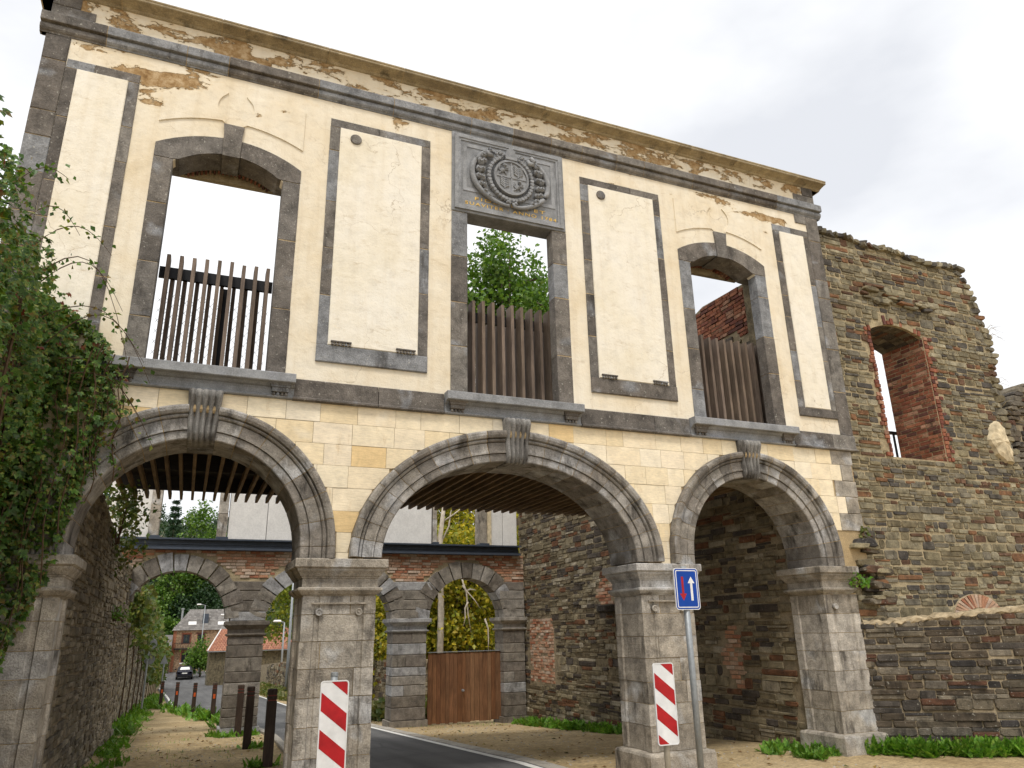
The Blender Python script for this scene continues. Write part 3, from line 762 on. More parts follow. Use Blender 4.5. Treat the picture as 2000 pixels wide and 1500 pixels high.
# upper plaster wall with window openings
def seg_arc(c, a, zs, zc, n=12):
    """segmental arch from the right springing to the left"""
    r = zc - zs; R = (a * a + r * r) / (2 * r); th = math.asin(a / R)
    return [(c + R * math.sin(th - 2 * th * k / n), zc - R + R * math.cos(th - 2 * th * k / n)) for k in range(n + 1)]
holes = []
for k, w in enumerate(WIN):
    a = w['a'] + .03
    if k == 1: holes.append([(w['c'] - a, 4.18), (w['c'] + a, 4.18), (w['c'] + a, 6.7), (w['c'] - a, 6.7)])
    else: holes.append([(w['c'] - a, 4.18), (w['c'] + a, 4.18)] + seg_arc(w['c'], a, 6.55, 6.84))
mesh('plaster_wall', *prism(FRONT, [[(-1.93, 4.15), (8.72, 4.15), (8.72, 8.42), (-1.93, 8.42)]] + holes, -.155, 0.0), M['plaster'], facade)
holes2 = [[(w['c'] - w['a'] - .2, 4.18), (w['c'] + w['a'] + .24, 4.18), (w['c'] + w['a'] + .24, 6.97), (w['c'] - w['a'] - .2, 6.97)] for w in WIN]
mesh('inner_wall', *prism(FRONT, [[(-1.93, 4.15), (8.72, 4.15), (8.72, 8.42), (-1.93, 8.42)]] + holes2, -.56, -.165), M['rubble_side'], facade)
# corner stones
for u0, u1, sd in ((-2.05, -1.815, 61), (8.60, 8.845, 62)):
    q = random.Random(sd); z = 4.202
    mesh('joint_mortar', *block(FRONT, u0 + .006, u1 - .006, 4.21, 7.845, -.5, .009, .003), M['mortar_line'], facade)
    while z < 7.84:
        h = q.uniform(.24, .7); zt = z + h if z + h < 7.7 else 7.852
        mesh('quoin', *block(FRONT, u0, u1, z + .003, zt - .003, -.56, .015 + q.uniform(-.003, .004), .006, .003), M['limestone'], facade); z = zt
for u0, u1, z0, z1 in ((-2.05, -1.62, 8.092, 8.25), (-2.05, -1.78, 8.256, 8.415), (8.42, 8.845, 8.092, 8.25), (8.62, 8.845, 8.256, 8.415), (8.37, 8.598, 7.70, 7.852)):
    mesh('quoin', *block(FRONT, u0, u1, z0, z1, -.56, .016, .006, .003), M['limestone'], facade)
# upper band and coping
BAND = [(-.05, 7.855), (.01, 7.855), (.014, 7.87), (.03, 7.88), (.045, 7.9), (.05, 7.925), (.044, 7.95), (.03, 7.96), (.03, 7.968), (.075, 7.972), (.078, 7.98), (.078, 8.075), (.07, 8.088), (-.05, 8.09)]
mesh('band_mortar', *sweep_x(FRONT, [(d - .006, v) for d, v in BAND], -2.1, 8.9), M['mortar_line'], facade)
for u0, u1 in run_blocks(-2.12, 8.92, .45, 1.05, 71): mesh('band_stone', *sweep_x(FRONT, BAND, u0, u1), M['limestone'], facade)
COPE = [(-.7, 8.405), (0, 8.405), (.02, 8.41), (.04, 8.428), (.10, 8.444), (.14, 8.45), (.165, 8.452), (.172, 8.46), (.172, 8.475), (.16, 8.48), (.175, 8.488), (.178, 8.5), (.165, 8.516), (-.25, 8.58), (-.7, 8.5)]
mesh('coping_mortar', *sweep_x(FRONT, [(d - .007 if d > -.3 else d + .01, v - (.006 if v > 8.47 else 0)) for d, v in COPE], -2.2, 8.99), M['mortar_line'], facade)
for u0, u1 in run_blocks(-2.22, 9.01, .8, 1.25, 72): mesh('coping_stone', *sweep_x(FRONT, COPE, u0, u1), M['coping'], facade)

# window surrounds
def vjoints(z0, z1, lo, hi, q):
    out = []; z = z0
    while z < z1 - .01:
        e = z + q.uniform(lo, hi)
        if z1 - e < lo * .6: e = z1
        out.append((z + .004, e - .004)); z = e
    return out
for k, w in enumerate(WIN):
    ws = empty('window_surround', facade); q = random.Random(80 + k)
    top = 6.658 if k == 1 else 6.60
    for s in (-1, 1):
        a, b = sorted((w['c'] + s * w['a'], w['c'] + s * w['b'])); mesh('joint_mortar', *block(FRONT, a + .006, b - .006, 4.22, top - .003, -.15, .007, .003), M['mortar_line'], ws)
        for z0, z1 in vjoints(4.217, top, .35, .85, q):
            a, b = sorted((w['c'] + s * w['a'], w['c'] + s * w['b']))
            mesh('jamb_stone', *block(FRONT, a, b, z0, z1, -.16, .012 + q.uniform(-.002, .002), .005, .002), M['limestone'], ws)
    if k != 1:
        a, b = w['a'], w['b']; inn = seg_arc(0, a, 6.56, 6.79, 16); out = seg_arc(0, b, 6.77, 7.0, 16)
        for lo, hi, s in ((.105, 1, 1), (.105, 1, -1)):
            I = [p for p in inn if p[0] > .11] + [(.094, inn[8][1] - .004)]; O = [p for p in out if p[0] > .11] + [(.099, out[8][1] - .003)]
            poly = [(a, 6.602), (b, 6.602)] + O + list(reversed(I[1:]))
            poly = [(w['c'] + s * x, z) for x, z in poly]
            if s < 0: poly = poly[::-1]
            mesh('arch_stone', *prism(FRONT, [poly], -.34, .012), M['limestone'], ws)
        c = w['c']
        mesh('keystone', *prism(FRONT, [[(c - .092, 6.765), (c + .092, 6.765), (c + .1, 7.06), (c + .112, 7.185), (c - .112, 7.185), (c - .1, 7.06)]], -.36, .03), M['limestone'], ws)
        # brick relieving course and beam seen from below behind the head
        for i in range(3, 23):
            x = c - .6 + 1.2 * (i + .5) / 26; zz = 6.56 + .23 * (1 - ((x - c) / .6) ** 2)
            mesh('brick', *box(x - .012, x + .012, .345, .47, zz + .03, zz + .12), M['brick'], ws)
        mesh('lintel_beam', *box(c - .66, c + .66, .47, .54, 6.72, 6.95), M['coping'], ws)
        # sunk label panel over the window
        pl = [(c - .78, 7.05)]
        pts = seg_arc(c, .78, 7.05, 7.235, 24)
        lowr = [p for p in reversed(pts)]
        low = [p for p in lowr if abs(p[0] - c) > .13]
        left = [p for p in low if p[0] < c]; right = [p for p in low if p[0] > c]
        poly = left + [(c - .1, 7.2), (c - .1, 7.23)] + [(c + .2 * math.sin(t), 7.435 - .2 * math.cos(t)) for t in [math.radians(x) for x in range(-38, -141, -15)]] + [(c - .1, 7.62), (c - .78, 7.62)]
        mesh('label_panel', *prism(FRONT, [poly], -.02, .016), M['plaster'], facade)
        poly = [(2 * c - x, z) for x, z in reversed(poly)]
        mesh('label_panel', *prism(FRONT, [poly], -.02, .016), M['plaster'], facade)

# blind panels: stone frame, raised plaster field
def blind_panel(u0, u1, v0, v1, fw, fb, seed, rose=True, right=True):
    p = empty('blind_panel', facade); q = random.Random(seed)
    um = u0 + (u1 - u0) * q.uniform(.35, .65)
    for a, b in ((u0, um), (um, u1)): mesh('frame_stone', *block(FRONT, a + .002, b - .002, v1 - .11, v1, -.05, .012, .004, .002), M['limestone'], p)
    mesh('frame_stone', *block(FRONT, u0, u1, v0, v0 + fb, -.05, .03, .008, .002), M['limestone'], p)
    for a, b in ((u0, u0 + fw), (u1 - fw, u1)): mesh('joint_mortar', *block(FRONT, a + .006, b - .012, v0 + fb - .02, v1 - .1, -.04, .0075, .003), M['mortar_line'], p)
    for a, b in ((u0, u0 + fw), (u1 - fw, u1)):
        for z0, z1 in vjoints(v0 + fb, v1 - .11, .35, .8, q): mesh('frame_stone', *block(FRONT, a, b, z0, z1, -.05, .012 + q.uniform(-.002, .002), .004, .002), M['limestone'], p)
    mesh('plaster_field', *block(FRONT, u0 + fw - .01, u1 - fw + .01, v0 + fb + .003, v1 - .115, -.02, .03, .008), M['plaster_field'], p)
    if rose:
        mesh('rosette', *lathe((u0 + .31, -.02, v1 - .25), [(.068, 0), (.07, .022), (.062, .03), (.05, .028)], 'y', 20), M['limestone'], p, False)
        for a in (u0 + .15, u1 - .38):
            mb = MB(); mb.add(box(a, a + .23, -.055, -.02, v0 + fb + .035, v0 + fb + .05))
            for i in range(6): mb.add(lathe((a + .02 + i * .038, -.04, v0 + fb + .003), [(.016, 0), (.008, .034)], 'z', 6))
            mb.build('guttae', M['limestone'], p)
blind_panel(-1.81, -1.09, 4.43, 7.58, .12, .13, 91, False)
blind_panel(1.02, 2.29, 4.43, 7.61, .13, .2, 92)
blind_panel(4.46, 5.765, 4.43, 7.61, .13, .2, 93)
blind_panel(7.87, 8.595, 4.43, 7.57, .13, .13, 94, False)

# plaque with the coat of arms over the middle window
pq = empty('plaque', facade)
x0, x1, z0, z1 = CX - .812, CX + .805, 6.662, 7.85
PX = (x0 + x1) / 2
mesh('slab', *block(FRONT, x0, x1, z0, z1, -.25, .02, .006), M['bluestone'], pq)
def frame_ring(o, w, d, zb=0):
    a, b, c, e = x0 + o, x1 - o, z0 + o + zb, z1 - o
    return prism(FRONT, [[(a, c), (b, c), (b, e), (a, e)], [(a + w, c + w), (b - w, c + w), (b - w, e - w), (a + w, e - w)]], .0, d)
mesh('moulding', *frame_ring(.035, .05, .045), M['bluestone'], pq)
mesh('moulding', *frame_ring(.085, .03, .033), M['bluestone'], pq)
mesh('moulding', *frame_ring(.15, .05, .028, .17), M['bluestone'], pq)
cz = 7.28
def ell(a, b, t, dz=0): return (PX + a * math.cos(t), cz + dz + b * math.sin(t))
mesh('shield', *prism(FRONT, [[ell(.225, .24, 2 * math.pi * k / 32) for k in range(32)]], .02, .075), M['bluestone'], pq)
mesh('shield_rim', *prism(FRONT, [[ell(.25, .265, 2 * math.pi * k / 32) for k in range(32)], [ell(.22, .235, 2 * math.pi * k / 32) for k in range(32)]], .02, .095), M['bluestone'], pq)
mb = MB(); mb.add(box(PX - .007, PX + .007, -.086, -.06, cz - .23, cz + .23)); mb.add(box(PX - .215, PX + .215, -.086, -.06, cz - .007, cz + .007)); mb.build('shield_cross', M['bluestone'], pq)
for s, t in ((-1, 1), (1, -1)):                             # two quarters carry a rampant beast, two a branching plant
    c = (PX + s * .105, cz + t * .11)
    mb = MB()
    mb.add(tube([(c[0] - .04, -.082, c[1] - .05), (c[0] - .01, -.09, c[1] - .01), (c[0] + .005, -.092, c[1] + .035)], [.024, .03, .024], 6))
    mb.add(blob((c[0] + .012, -.09, c[1] + .07), (.026, .02, .024), 5))
    for dx, dz in ((.06, .035), (.065, -.0), (.035, -.075), (-.07, -.075)): mb.add(tube([(c[0], -.085, c[1] + .25 * dz), (c[0] + dx, -.085, c[1] + dz)], [.014, .009], 5))
    mb.add(tube([(c[0] - .04, -.083, c[1] - .045), (c[0] - .075, -.083, c[1] - .005), (c[0] - .058, -.083, c[1] + .05)], [.009, .009, .012], 5))
    mb.build('heraldic_beast', M['bluestone'], pq)
    c = (PX + s * .1, cz - t * .1); mb = MB(); mb.add(tube([(c[0], -.08, c[1] - .08), (c[0], -.08, c[1] + .07)], [.012, .008], 5))
    for i in range(5):
        for e in (-1, 1): mb.add(tube([(c[0], -.08, c[1] - .06 + i * .028), (c[0] + e * .06, -.083, c[1] - .025 + i * .028)], [.01, .015], 5))
    mb.build('heraldic_plant', M['bluestone'], pq)
for k in range(40):                                         # collar of ribbon folds round the shield
    dg = 360 * (k + .5) / 40
    if 64 < dg < 116: continue
    x, z = ell(.31, .33, math.radians(dg))
    mesh('collar_segment', *lathe((x, -.02, z), [(.036, 0), (.036, .04), (.024, .062)], 'y', 6), M['bluestone'], pq)
for s in (-1, 1):                                           # big C scrolls
    pts = [(PX + s * .25, -.07, cz + .33), (PX + s * .27, -.08, cz + .28), (PX + s * .325, -.085, cz + .28), (PX + s * .345, -.08, cz + .33), (PX + s * .3, -.075, cz + .385)]
    pts += [(PX + s * (.545 * math.cos(t)), -.06, cz + .43 * math.sin(t)) for t in [math.radians(60 - 140 * k / 20) for k in range(21)]]
    pts += [(PX + s * .035, -.07, cz - .425), (PX + s * .02, -.075, cz - .385), (PX + s * .055, -.075, cz - .365), (PX + s * .075, -.075, cz - .395)]
    rad = [.026, .034, .034, .03, .027] + [.024 + .012 * math.sin(math.pi * k / 20) for k in range(21)] + [.026, .024, .022, .018]
    mesh('scroll', *tube(pts, rad, 8), M['bluestone'], pq, True)
    for i, (x, z, r) in enumerate(((.39, .28, .052), (.43, .17, .056), (.375, .185, .04), (.45, .05, .052), (.395, .06, .04), (.455, -.06, .046), (.4, -.07, .042), (.43, -.17, .044), (.375, -.18, .038), (.37, -.27, .04), (.31, -.33, .034))):
        fb = mesh('garland_fruit', *blob((PX + s * x, -.045, cz + z), (r, .055, r), i * 3 + s, 2, .16), M['bluestone'], pq, True)
        mesh('fruit_eye', *lathe((PX + s * x, -.09, cz + z), [(r * .42, 0), (r * .42, .02), (r * .2, .014)], 'y', 8), M['bluestone'], fb)
    mb = MB()
    for i in range(8):
        w = 2 * math.pi * i / 8; mb.add(blob((PX + s * .155 + .042 * math.cos(w), -.065, cz + .335 + .042 * math.sin(w)), (.024, .024, .024), i, 1, .12))
    mb.add(blob((PX + s * .155, -.085, cz + .335), (.022, .02, .022), 3, 1, .05)); mb.build('flower', M['bluestone'], pq, True)
mesh('mitre', *prism(FRONT, [[(PX - .07, cz + .275), (PX + .07, cz + .275), (PX + .085, cz + .34), (PX + .055, cz + .42), (PX, cz + .475), (PX - .055, cz + .42), (PX - .085, cz + .34)]], .02, .09), M['bluestone'], pq)
mesh('mitre_band', *prism(FRONT, [[(PX - .08, cz + .265), (PX + .08, cz + .265), (PX + .09, cz + .305), (PX - .09, cz + .305)]], .02, .105), M['bluestone'], pq)
def lettering(txt, x, y, z, size, mat, parent, width=None, ext=.003):
    cu = bpy.data.curves.new('text', 'FONT'); cu.body = txt; cu.size = size; cu.extrude = ext; cu.align_x = 'CENTER'; cu.space_character = 1.25
    t = bpy.data.objects.new('text', cu); COL.objects.link(t)
    bpy.context.view_layer.update()
    me = bpy.data.meshes.new_from_object(t.evaluated_get(bpy.context.evaluated_depsgraph_get()))
    bpy.data.objects.remove(t)
    co = [v.co.copy() for v in me.vertices]; w = max(c.x for c in co) - min(c.x for c in co)
    k = width / w if width else 1
    for v, c in zip(me.vertices, co): v.co = (x + c.x * k, y - c.z, z + c.y)
    # one object for each letter
    par = list(range(len(co)))
    def find(i):
        while par[i] != i: par[i] = par[par[i]]; i = par[i]
        return i
    for p in me.polygons:
        for i in p.vertices[1:]: par[find(i)] = find(p.vertices[0])
    groups = {}
    for p in me.polygons: groups.setdefault(find(p.vertices[0]), []).append(tuple(p.vertices))
    for fs in groups.values():
        ids = sorted({i for f in fs for i in f}); m = {i: k for k, i in enumerate(ids)}
        mesh('letter', [tuple(me.vertices[i].co) for i in ids], [tuple(m[i] for i in f) for f in fs], mat, parent)
    bpy.data.meshes.remove(me)
lettering('FIDELITER ET', PX, -.0235, 6.868, .062, M['gold'], pq, 1.0)
lettering('SUAVITER \u00b7 ANNO 1784', PX + .02, -.0235, 6.785, .066, M['gold'], pq, 1.3)

# ================================================================ ruined wall on the right
RUIN = Frame((0, .35, 0), (1, 0, 0), (0, -1, 0))
rw = thing('ruined_wall', 'tall ruined rubble wall with ragged top and brick-lined window beside the gatehouse', 'ruin')
edge_r = [(14.6, -.2), (14.6, 3.6), (13.5, 3.75), (13.16, 4.1), (12.98, 4.35), (12.98, 5.1), (13.03, 5.9), (13.06, 6.2), (13.09, 6.66), (12.95, 6.9), (12.86, 7.45), (12.62, 7.8)]
top = [(12.3, 7.84), (11.9, 7.78), (11.68, 7.82), (11.2, 7.83), (10.9, 7.88), (10.43, 7.87), (9.8, 7.93), (9.27, 7.95), (8.9, 7.95)]
outline = [(8.86, -.2)] + edge_r + top
WX0, WX1, WZ0, WZ1 = 10.03, 11.27, 4.05, 6.38
win_hole = [(WX0, WZ0), (WX1, WZ0)] + seg_arc((WX0 + WX1) / 2, (WX1 - WX0) / 2, 6.22, WZ1, 10)
inner = [(x - (.06 if i < len(edge_r) + 1 and i > 0 else 0), z - (.05 if z > 4 else 0)) for i, (x, z) in enumerate(outline)]
mesh('rubble_core', *prism(RUIN, [inner, win_hole], -.85, -.012), M['mortar'], rw)
ip = in_poly(outline)
def ruin_in(u, v):
    if not ip(u, v): return False
    if WX0 - .04 < u < WX1 + .04 and WZ0 - .02 < v < 6.45 - .18 * ((u - 10.65) / .62) ** 2 + .03 * math.sin(u * 29): return False
    return True
st = rubble(RUIN, ruin_in, 8.84, 14.6, -.1, 8.0, (.055, .12), (.09, .28), .015, -.05, (-.006, .01), .32, 0, 5)
emit(rw, 'stone', st, M['rubble'], 300, 'stone_infill')
# ragged crest and broken right edge
q = random.Random(12)
for k in range(34):
    x = 8.95 + 3.7 * k / 33; z = np.interp(x, [p[0] for p in reversed(top)], [p[1] for p in reversed(top)]) - .03
    w = q.uniform(.09, .2)
    mesh('crest_stone', *lump((x, .7, z + q.uniform(-.03, .02)), (w * .8, .4, q.uniform(.035, .06)), k), M['rubble'], rw)
for k in range(30):
    z = 4.2 + 3.5 * k / 29; x = np.interp(z, [p[1] for p in edge_r[3:]], [p[0] for p in edge_r[3:]])
    mesh('edge_stone', *lump((x + q.uniform(-.14, -.03), .72, z), (q.uniform(.1, .17), .39, q.uniform(.04, .07)), 50 + k), M['rubble'], rw)
# loose fallen-out band above the window
for k in range(26):
    x = q.uniform(10.0, 11.6); z = 6.95 - (x - 10.0) * .12 + q.uniform(-.16, .16)
    mesh('loose_stone', *lump((x, .37, z), (q.uniform(.08, .19), q.uniform(.06, .11), q.uniform(.02, .045)), 90 + k), M['rubble'], rw)
# brick lining of the window: face strips, arch, reveals
lin = empty('window_lining', rw)
b = []; z = WZ0
while z < 6.22:                                             # ragged brick jambs toothed into the rubble
    for s_, xe in ((-1, WX0), (1, WX1)):
        L = q.choice((.05, .09, .1, .15, .2)) * (1.0 if s_ > 0 else .7); x0, x1 = sorted((xe, xe + s_ * L))
        if x1 - x0 > .13: cells = [(x0, (x0 + x1) / 2 - .005), ((x0 + x1) / 2 + .005, x1)]
        else: cells = [(x0, x1)]
        for a_, c_ in cells: b.append(block(RUIN, a_ + .004, c_ - .002, z + .005, z + .066, -.1, q.uniform(.008, .026), .004, .003))
    z += .071
for k in range(17):                                         # brick-on-edge arch
    x = WX0 - .04 + (WX1 - WX0 + .08) * (k + .5) / 17; t = (x - (WX0 + WX1) / 2) / .62
    z = WZ1 - .16 * t * t; an = t * .26; L = q.uniform(.06, .17); hw = q.uniform(.026, .034)
    du, dv = math.sin(an), math.cos(an)
    V = [];
    for d in (-.3, q.uniform(-.06, .02)):
        for a, c in ((-hw, .004), (hw, .004), (hw, L), (-hw, L)): V.append(RUIN(x + a * dv + c * du, z - a * du + c * dv, d))
    b.append((V, [(0, 3, 2, 1), (4, 5, 6, 7), (0, 1, 5, 4), (1, 2, 6, 5), (2, 3, 7, 6), (3, 0, 4, 7)]))
REV = Frame((WX1 - .004, .35, 0), (0, -1, 0), (-1, 0, 0))
b += bricks(REV, lambda u, v: True, -.85, -.002, WZ0, 6.23, .2, .07, .012, -.02, (.007, .016), 6)
emit(lin, 'brick', b, M['brick'], 300, 'brick_infill')
mesh('mortar_bed', *prism(REV, [[(-.85, WZ0 - .02), (-.004, WZ0 - .02), (-.004, 6.23), (-.85, 6.23)]], -.03, .003), M['mortar'], lin)
arc = seg_arc((WX0 + WX1) / 2, (WX1 - WX0) / 2 + .002, 6.22, WZ1 + .002, 14)
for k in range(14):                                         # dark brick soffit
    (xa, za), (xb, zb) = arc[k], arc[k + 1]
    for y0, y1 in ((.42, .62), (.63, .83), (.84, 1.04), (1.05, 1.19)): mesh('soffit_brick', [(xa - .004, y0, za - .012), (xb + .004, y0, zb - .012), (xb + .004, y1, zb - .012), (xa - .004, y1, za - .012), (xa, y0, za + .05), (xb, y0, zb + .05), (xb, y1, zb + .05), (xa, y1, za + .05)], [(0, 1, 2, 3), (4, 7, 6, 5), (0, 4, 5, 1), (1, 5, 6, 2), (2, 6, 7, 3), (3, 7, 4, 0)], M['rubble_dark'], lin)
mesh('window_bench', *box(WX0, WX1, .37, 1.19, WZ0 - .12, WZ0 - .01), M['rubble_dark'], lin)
# pale patch of old render at the broken edge
pv = [(12.35, 4.5), (12.47, 4.25), (12.66, 4.12), (12.86, 4.1), (12.88, 4.3), (12.84, 4.55), (12.8, 4.75), (12.68, 4.88), (12.5, 4.78)]
V, F = [RUIN(12.65, 4.48, .1)], []
for k, (sc, d) in enumerate(((.4, .095), (.72, .075), (.92, .06), (1.02, -.02))):
    for i in range(27):
        a_, b_ = pv[i // 3], pv[(i // 3 + 1) % 9]; t_ = (i % 3) / 3; x = a_[0] + (b_[0] - a_[0]) * t_; z = a_[1] + (b_[1] - a_[1]) * t_; j = .025 * math.sin(i * 2.3)
        V.append(RUIN(12.65 + (x - 12.65) * (sc + j), 4.48 + (z - 4.48) * (sc + j), d + random.uniform(-.012, .012)))
for i in range(27):
    F.append((0, 1 + i, 1 + (i + 1) % 27))
    for k in range(3): F.append((1 + k * 27 + i, 1 + (k + 1) * 27 + i, 1 + (k + 1) * 27 + (i + 1) % 27, 1 + k * 27 + (i + 1) % 27))
mesh('plaster_patch', V, F, M['patch'], rw)
# brick relieving arch low on the wall
fan = empty('relieving_arch', rw)
fc = (11.22, 1.62)
mesh('arch_bed', *prism(RUIN, [[(fc[0] + .54 * math.cos(math.pi * k / 16), fc[1] + .34 * math.sin(math.pi * k / 16)) for k in range(17)]], -.05, .022), M['mortar'], fan)
for k in range(19):
    t = math.pi * (k + .5) / 19; V = []
    for d in (0, .036 + q.uniform(0, .008)):
        for r, h in ((.42, -.024), (.42, .024), (1.0, .034), (1.0, -.034)):
            V.append(RUIN(fc[0] + .53 * r * math.cos(t) - h * math.sin(t) * .8, fc[1] + .33 * r * math.sin(t) + h * math.cos(t) * .6, d))
    mesh('brick', V, [(0, 3, 2, 1), (4, 5, 6, 7), (0, 1, 5, 4), (1, 2, 6, 5), (2, 3, 7, 6), (3, 0, 4, 7)][::1], M['brick_pale'], fan)
# toothed break between pier and ruin
tooth = thing('broken_masonry', 'toothed stub of broken rubble between the end pier and the ruined wall', 'masonry')
tp = [(8.2, -.1), (9.5, -.1), (9.35, 1.5), (9.0, 1.65), (8.93, 1.9), (8.8, 2.1), (8.95, 2.3), (8.78, 2.5), (8.72, 2.69), (8.26, 2.69), (8.26, 2.3), (8.2, 2.2)]
TF = Frame((0, .06, 0), (1, 0, 0), (0, -1, 0))
mesh('rubble_core', *prism(TF, [[(x - (.06 if x > 8.5 else 0), z) for x, z in tp]], -.4, -.015), M['mortar'], tooth)
emit(tooth, 'stone', rubble(TF, in_poly(tp), 8.2, 9.5, -.1, 2.7, (.06, .12), (.11, .3), .016, -.05, (-.008, .02), .32, 0, 8), M['rubble'], 200)
for k in range(34):
    z = q.uniform(1.75, 2.68); xe = np.interp(z, [1.65, 1.9, 2.1, 2.3, 2.5, 2.69], [9.0, 8.93, 8.82, 8.95, 8.8, 8.74])
    mesh('projecting_stone', *lump((xe + q.uniform(-.25, .04), .14 - q.uniform(0, .12), z), (q.uniform(.08, .18), .14, q.uniform(.03, .055)), k + 200), M['rubble_dark'] if k % 2 else M['rubble'], tooth)

# ================================================================ low boundary wall coming towards the viewer
lw = thing('low_wall', 'low dark rubble wall with pale mortar capping, weeds along its foot', 'wall')
la = math.radians(35)
LOW = Frame((8.44, -.02, 0), (math.cos(la), -math.sin(la), 0), (-math.sin(la), -math.cos(la), 0))
lp = [(-.35, -.2), (3.6, -.2), (3.6, 1.78), (2.0, 1.72), (1.2, 1.66), (.3, 1.58), (.05, 1.57), (-.1, 1.66), (-.35, 1.9)]
mesh('rubble_core', *prism(LOW, [[(u, v - .02) for u, v in lp]], -.45, -.02), M['mortar_dark'], lw)
emit(lw, 'stone', rubble(LOW, in_poly(lp), -.35, 3.6, -.12, 1.8, (.06, .125), (.12, .38), .012, -.06, (-.014, .016), .3, .015, 14), M['rubble_dark'], 300)
V, F = [], []; n = 70
for i in range(n + 1):
    u = .0 + 3.6 * i / n; z = np.interp(u, [.05, .3, 1.2, 2.0, 3.6], [1.57, 1.58, 1.66, 1.72, 1.78])
    for d, h in ((-.025, -.06), (.004, -.03), (-.004, .0), (-.06, .022), (-.3, .03), (-.46, -.02)):
        V.append(LOW(u, z + h + random.uniform(-.022, .022), d + random.uniform(-.02, .012)))
for i in range(n):
    for k in range(5): a = i * 6 + k; F.append((a, a + 6, a + 7, a + 1))
mesh('mortar_capping', V, F, M['capping'], lw)

# far fragment of ruin past the right edge
fr = thing('wall_fragment', 'small dark jagged fragment of ruin at the far right edge', 'ruin')
FF = Frame((0, 3.6, 0), (1, 0, 0), (0, -1, 0))
fp = [(18.4, -1), (24, -1), (24, 7.2), (20.2, 7.3), (19.1, 7.15), (18.75, 6.9), (18.55, 6.4), (18.35, 6.0), (18.5, 5.2), (18.3, 4.4)]
fp = [(x - .1, z) for x, z in fp]
mesh('rubble_core', *prism(FF, [[(x + .05, z - .04) for x, z in fp]], -.8, -.03), M['mortar_dark'], fr)
emit(fr, 'stone', rubble(FF, in_poly(fp), 18.2, 21, 3.0, 7.4, (.08, .16), (.2, .5), .02, -.07, (-.03, .06), .3, 0, 18), M['rubble_dark'], 120)
for k in range(22):
    z = 4.4 + 2.8 * k / 21; x = np.interp(z, [4.4, 5.2, 6.0, 6.4, 6.9, 7.2], [18.2, 18.4, 18.25, 18.45, 18.65, 19.1])
    mesh('edge_stone', *lump((x + q.uniform(-.12, .05), 3.9, z), (q.uniform(.12, .25), .4, q.uniform(.05, .09)), 300 + k), M['rubble_dark'], fr)

# ================================================================ right side wall of the passage
sw = thing('passage_wall', 'weathered rubble wall along the far side of the gate passage with brick patch', 'wall')
SIDE = Frame((7.87, 0, 0), (0, -1, 0), (-1, 0, 0))          # u = -y
so = [(-10.3, -1.0), (-.64, -.6), (-.64, 6.9), (-1.9, 6.95), (-3.2, 6.6), (-5.0, 6.2), (-7.0, 5.9), (-10.3, 5.6)]
mesh('rubble_core', *prism(SIDE, [so], -.8, -.018), M['mortar_dark'], sw)
niche = lambda u, v: -9.75 < u < -8.42 and .38 < v < 1.82
brick_zone = lambda u, v: v > 6.05 + .12 * math.sin(u * 3) - .0 * u and u > -4
patchz = lambda u, v: ((u + 5.9) / .42) ** 2 + ((v - 2.25) / .3) ** 2 < 1 or ((u + 2.05) / .3) ** 2 + ((v - 1.1) / .55) ** 2 < 1
patch_in = lambda u, v: ((u + 5.9) / .34) ** 2 + ((v - 2.25) / .25) ** 2 < 1 or ((u + 2.05) / .22) ** 2 + ((v - 1.1) / .46) ** 2 < 1
ins = in_poly(so)
st = rubble(SIDE, lambda u, v: ins(u, v) and not niche(u, v) and not brick_zone(u, v) and not patch_in(u, v), -10.3, -.64, -.9, 6.3, (.055, .115), (.11, .38), .014, -.06, (-.012, .014), .3, .0, 31)
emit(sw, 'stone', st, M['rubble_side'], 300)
b = bricks(SIDE, lambda u, v: niche(u, v) and ins(u, v), -9.75, -8.42, .38, 1.82, .2, .065, .012, -.04, (-.02, .005), 7)
b += bricks(SIDE, lambda u, v: patchz(u, v), -6.4, -1.6, .4, 2.6, .2, .065, .012, -.04, (-.02, .012), 9)
emit(sw, 'brick', b, M['brick_pale'], 200, 'brick_infill')
b = bricks(SIDE, lambda u, v: brick_zone(u, v) and ins(u, v), -4.0, -.64, 5.9, 6.95, .2, .068, .012, -.04, (-.01, .012), 8)
emit(sw, 'upper_brick', b, M['brick'], 300, 'brick_infill')
mesh('corbel_stone', *lump((7.8, 5.75, 1.95), (.14, .2, .07), 4), M['rubble_dark'], sw)
# ================================================================ left wall of the passage and beyond
lwall = thing('passage_wall', 'worn rubble wall closing the footpath side of the gate passage', 'wall')
LEFT = Frame((-1.12, 0, 0), (0, 1, 0), (1, 0, 0))
lo = [(.64, -.4), (10.3, -1.0), (10.3, 3.0), (8.5, 2.95), (6.6, 3.0), (5.0, 3.15), (3.6, 3.3), (2.4, 3.35), (.64, 3.45)]
mesh('rubble_core', *prism(LEFT, [lo], -.7, -.018), M['mortar_dark'], lwall)
emit(lwall, 'stone', rubble(LEFT, in_poly(lo), .64, 10.3, -.9, 3.5, (.055, .11), (.1, .32), .018, -.05, (-.014, .018), .3, 0, 41), M['rubble_pale'], 300)
fw = thing('roadside_wall', 'pale rubble wall running along the footpath beyond the rear arches', 'wall')
FARL = Frame((-1.45, 0, 0), (0, 1, 0), (1, 0, 0))
fo = [(10.9, -1.2), (70, -3.6), (70, -.3), (40, .9), (25, 1.9), (18, 2.2), (10.9, 2.4)]
mesh('rubble_core', *prism(FARL, [fo], -.6, -.03), M['mortar'], fw)
emit(fw, 'stone', rubble(FARL, in_poly(fo), 10.9, 36, -2.4, 2.4, (.09, .17), (.2, .55), .02, -.06, (-.03, .02), .28, 0, 42), M['rubble_pale'], 250)

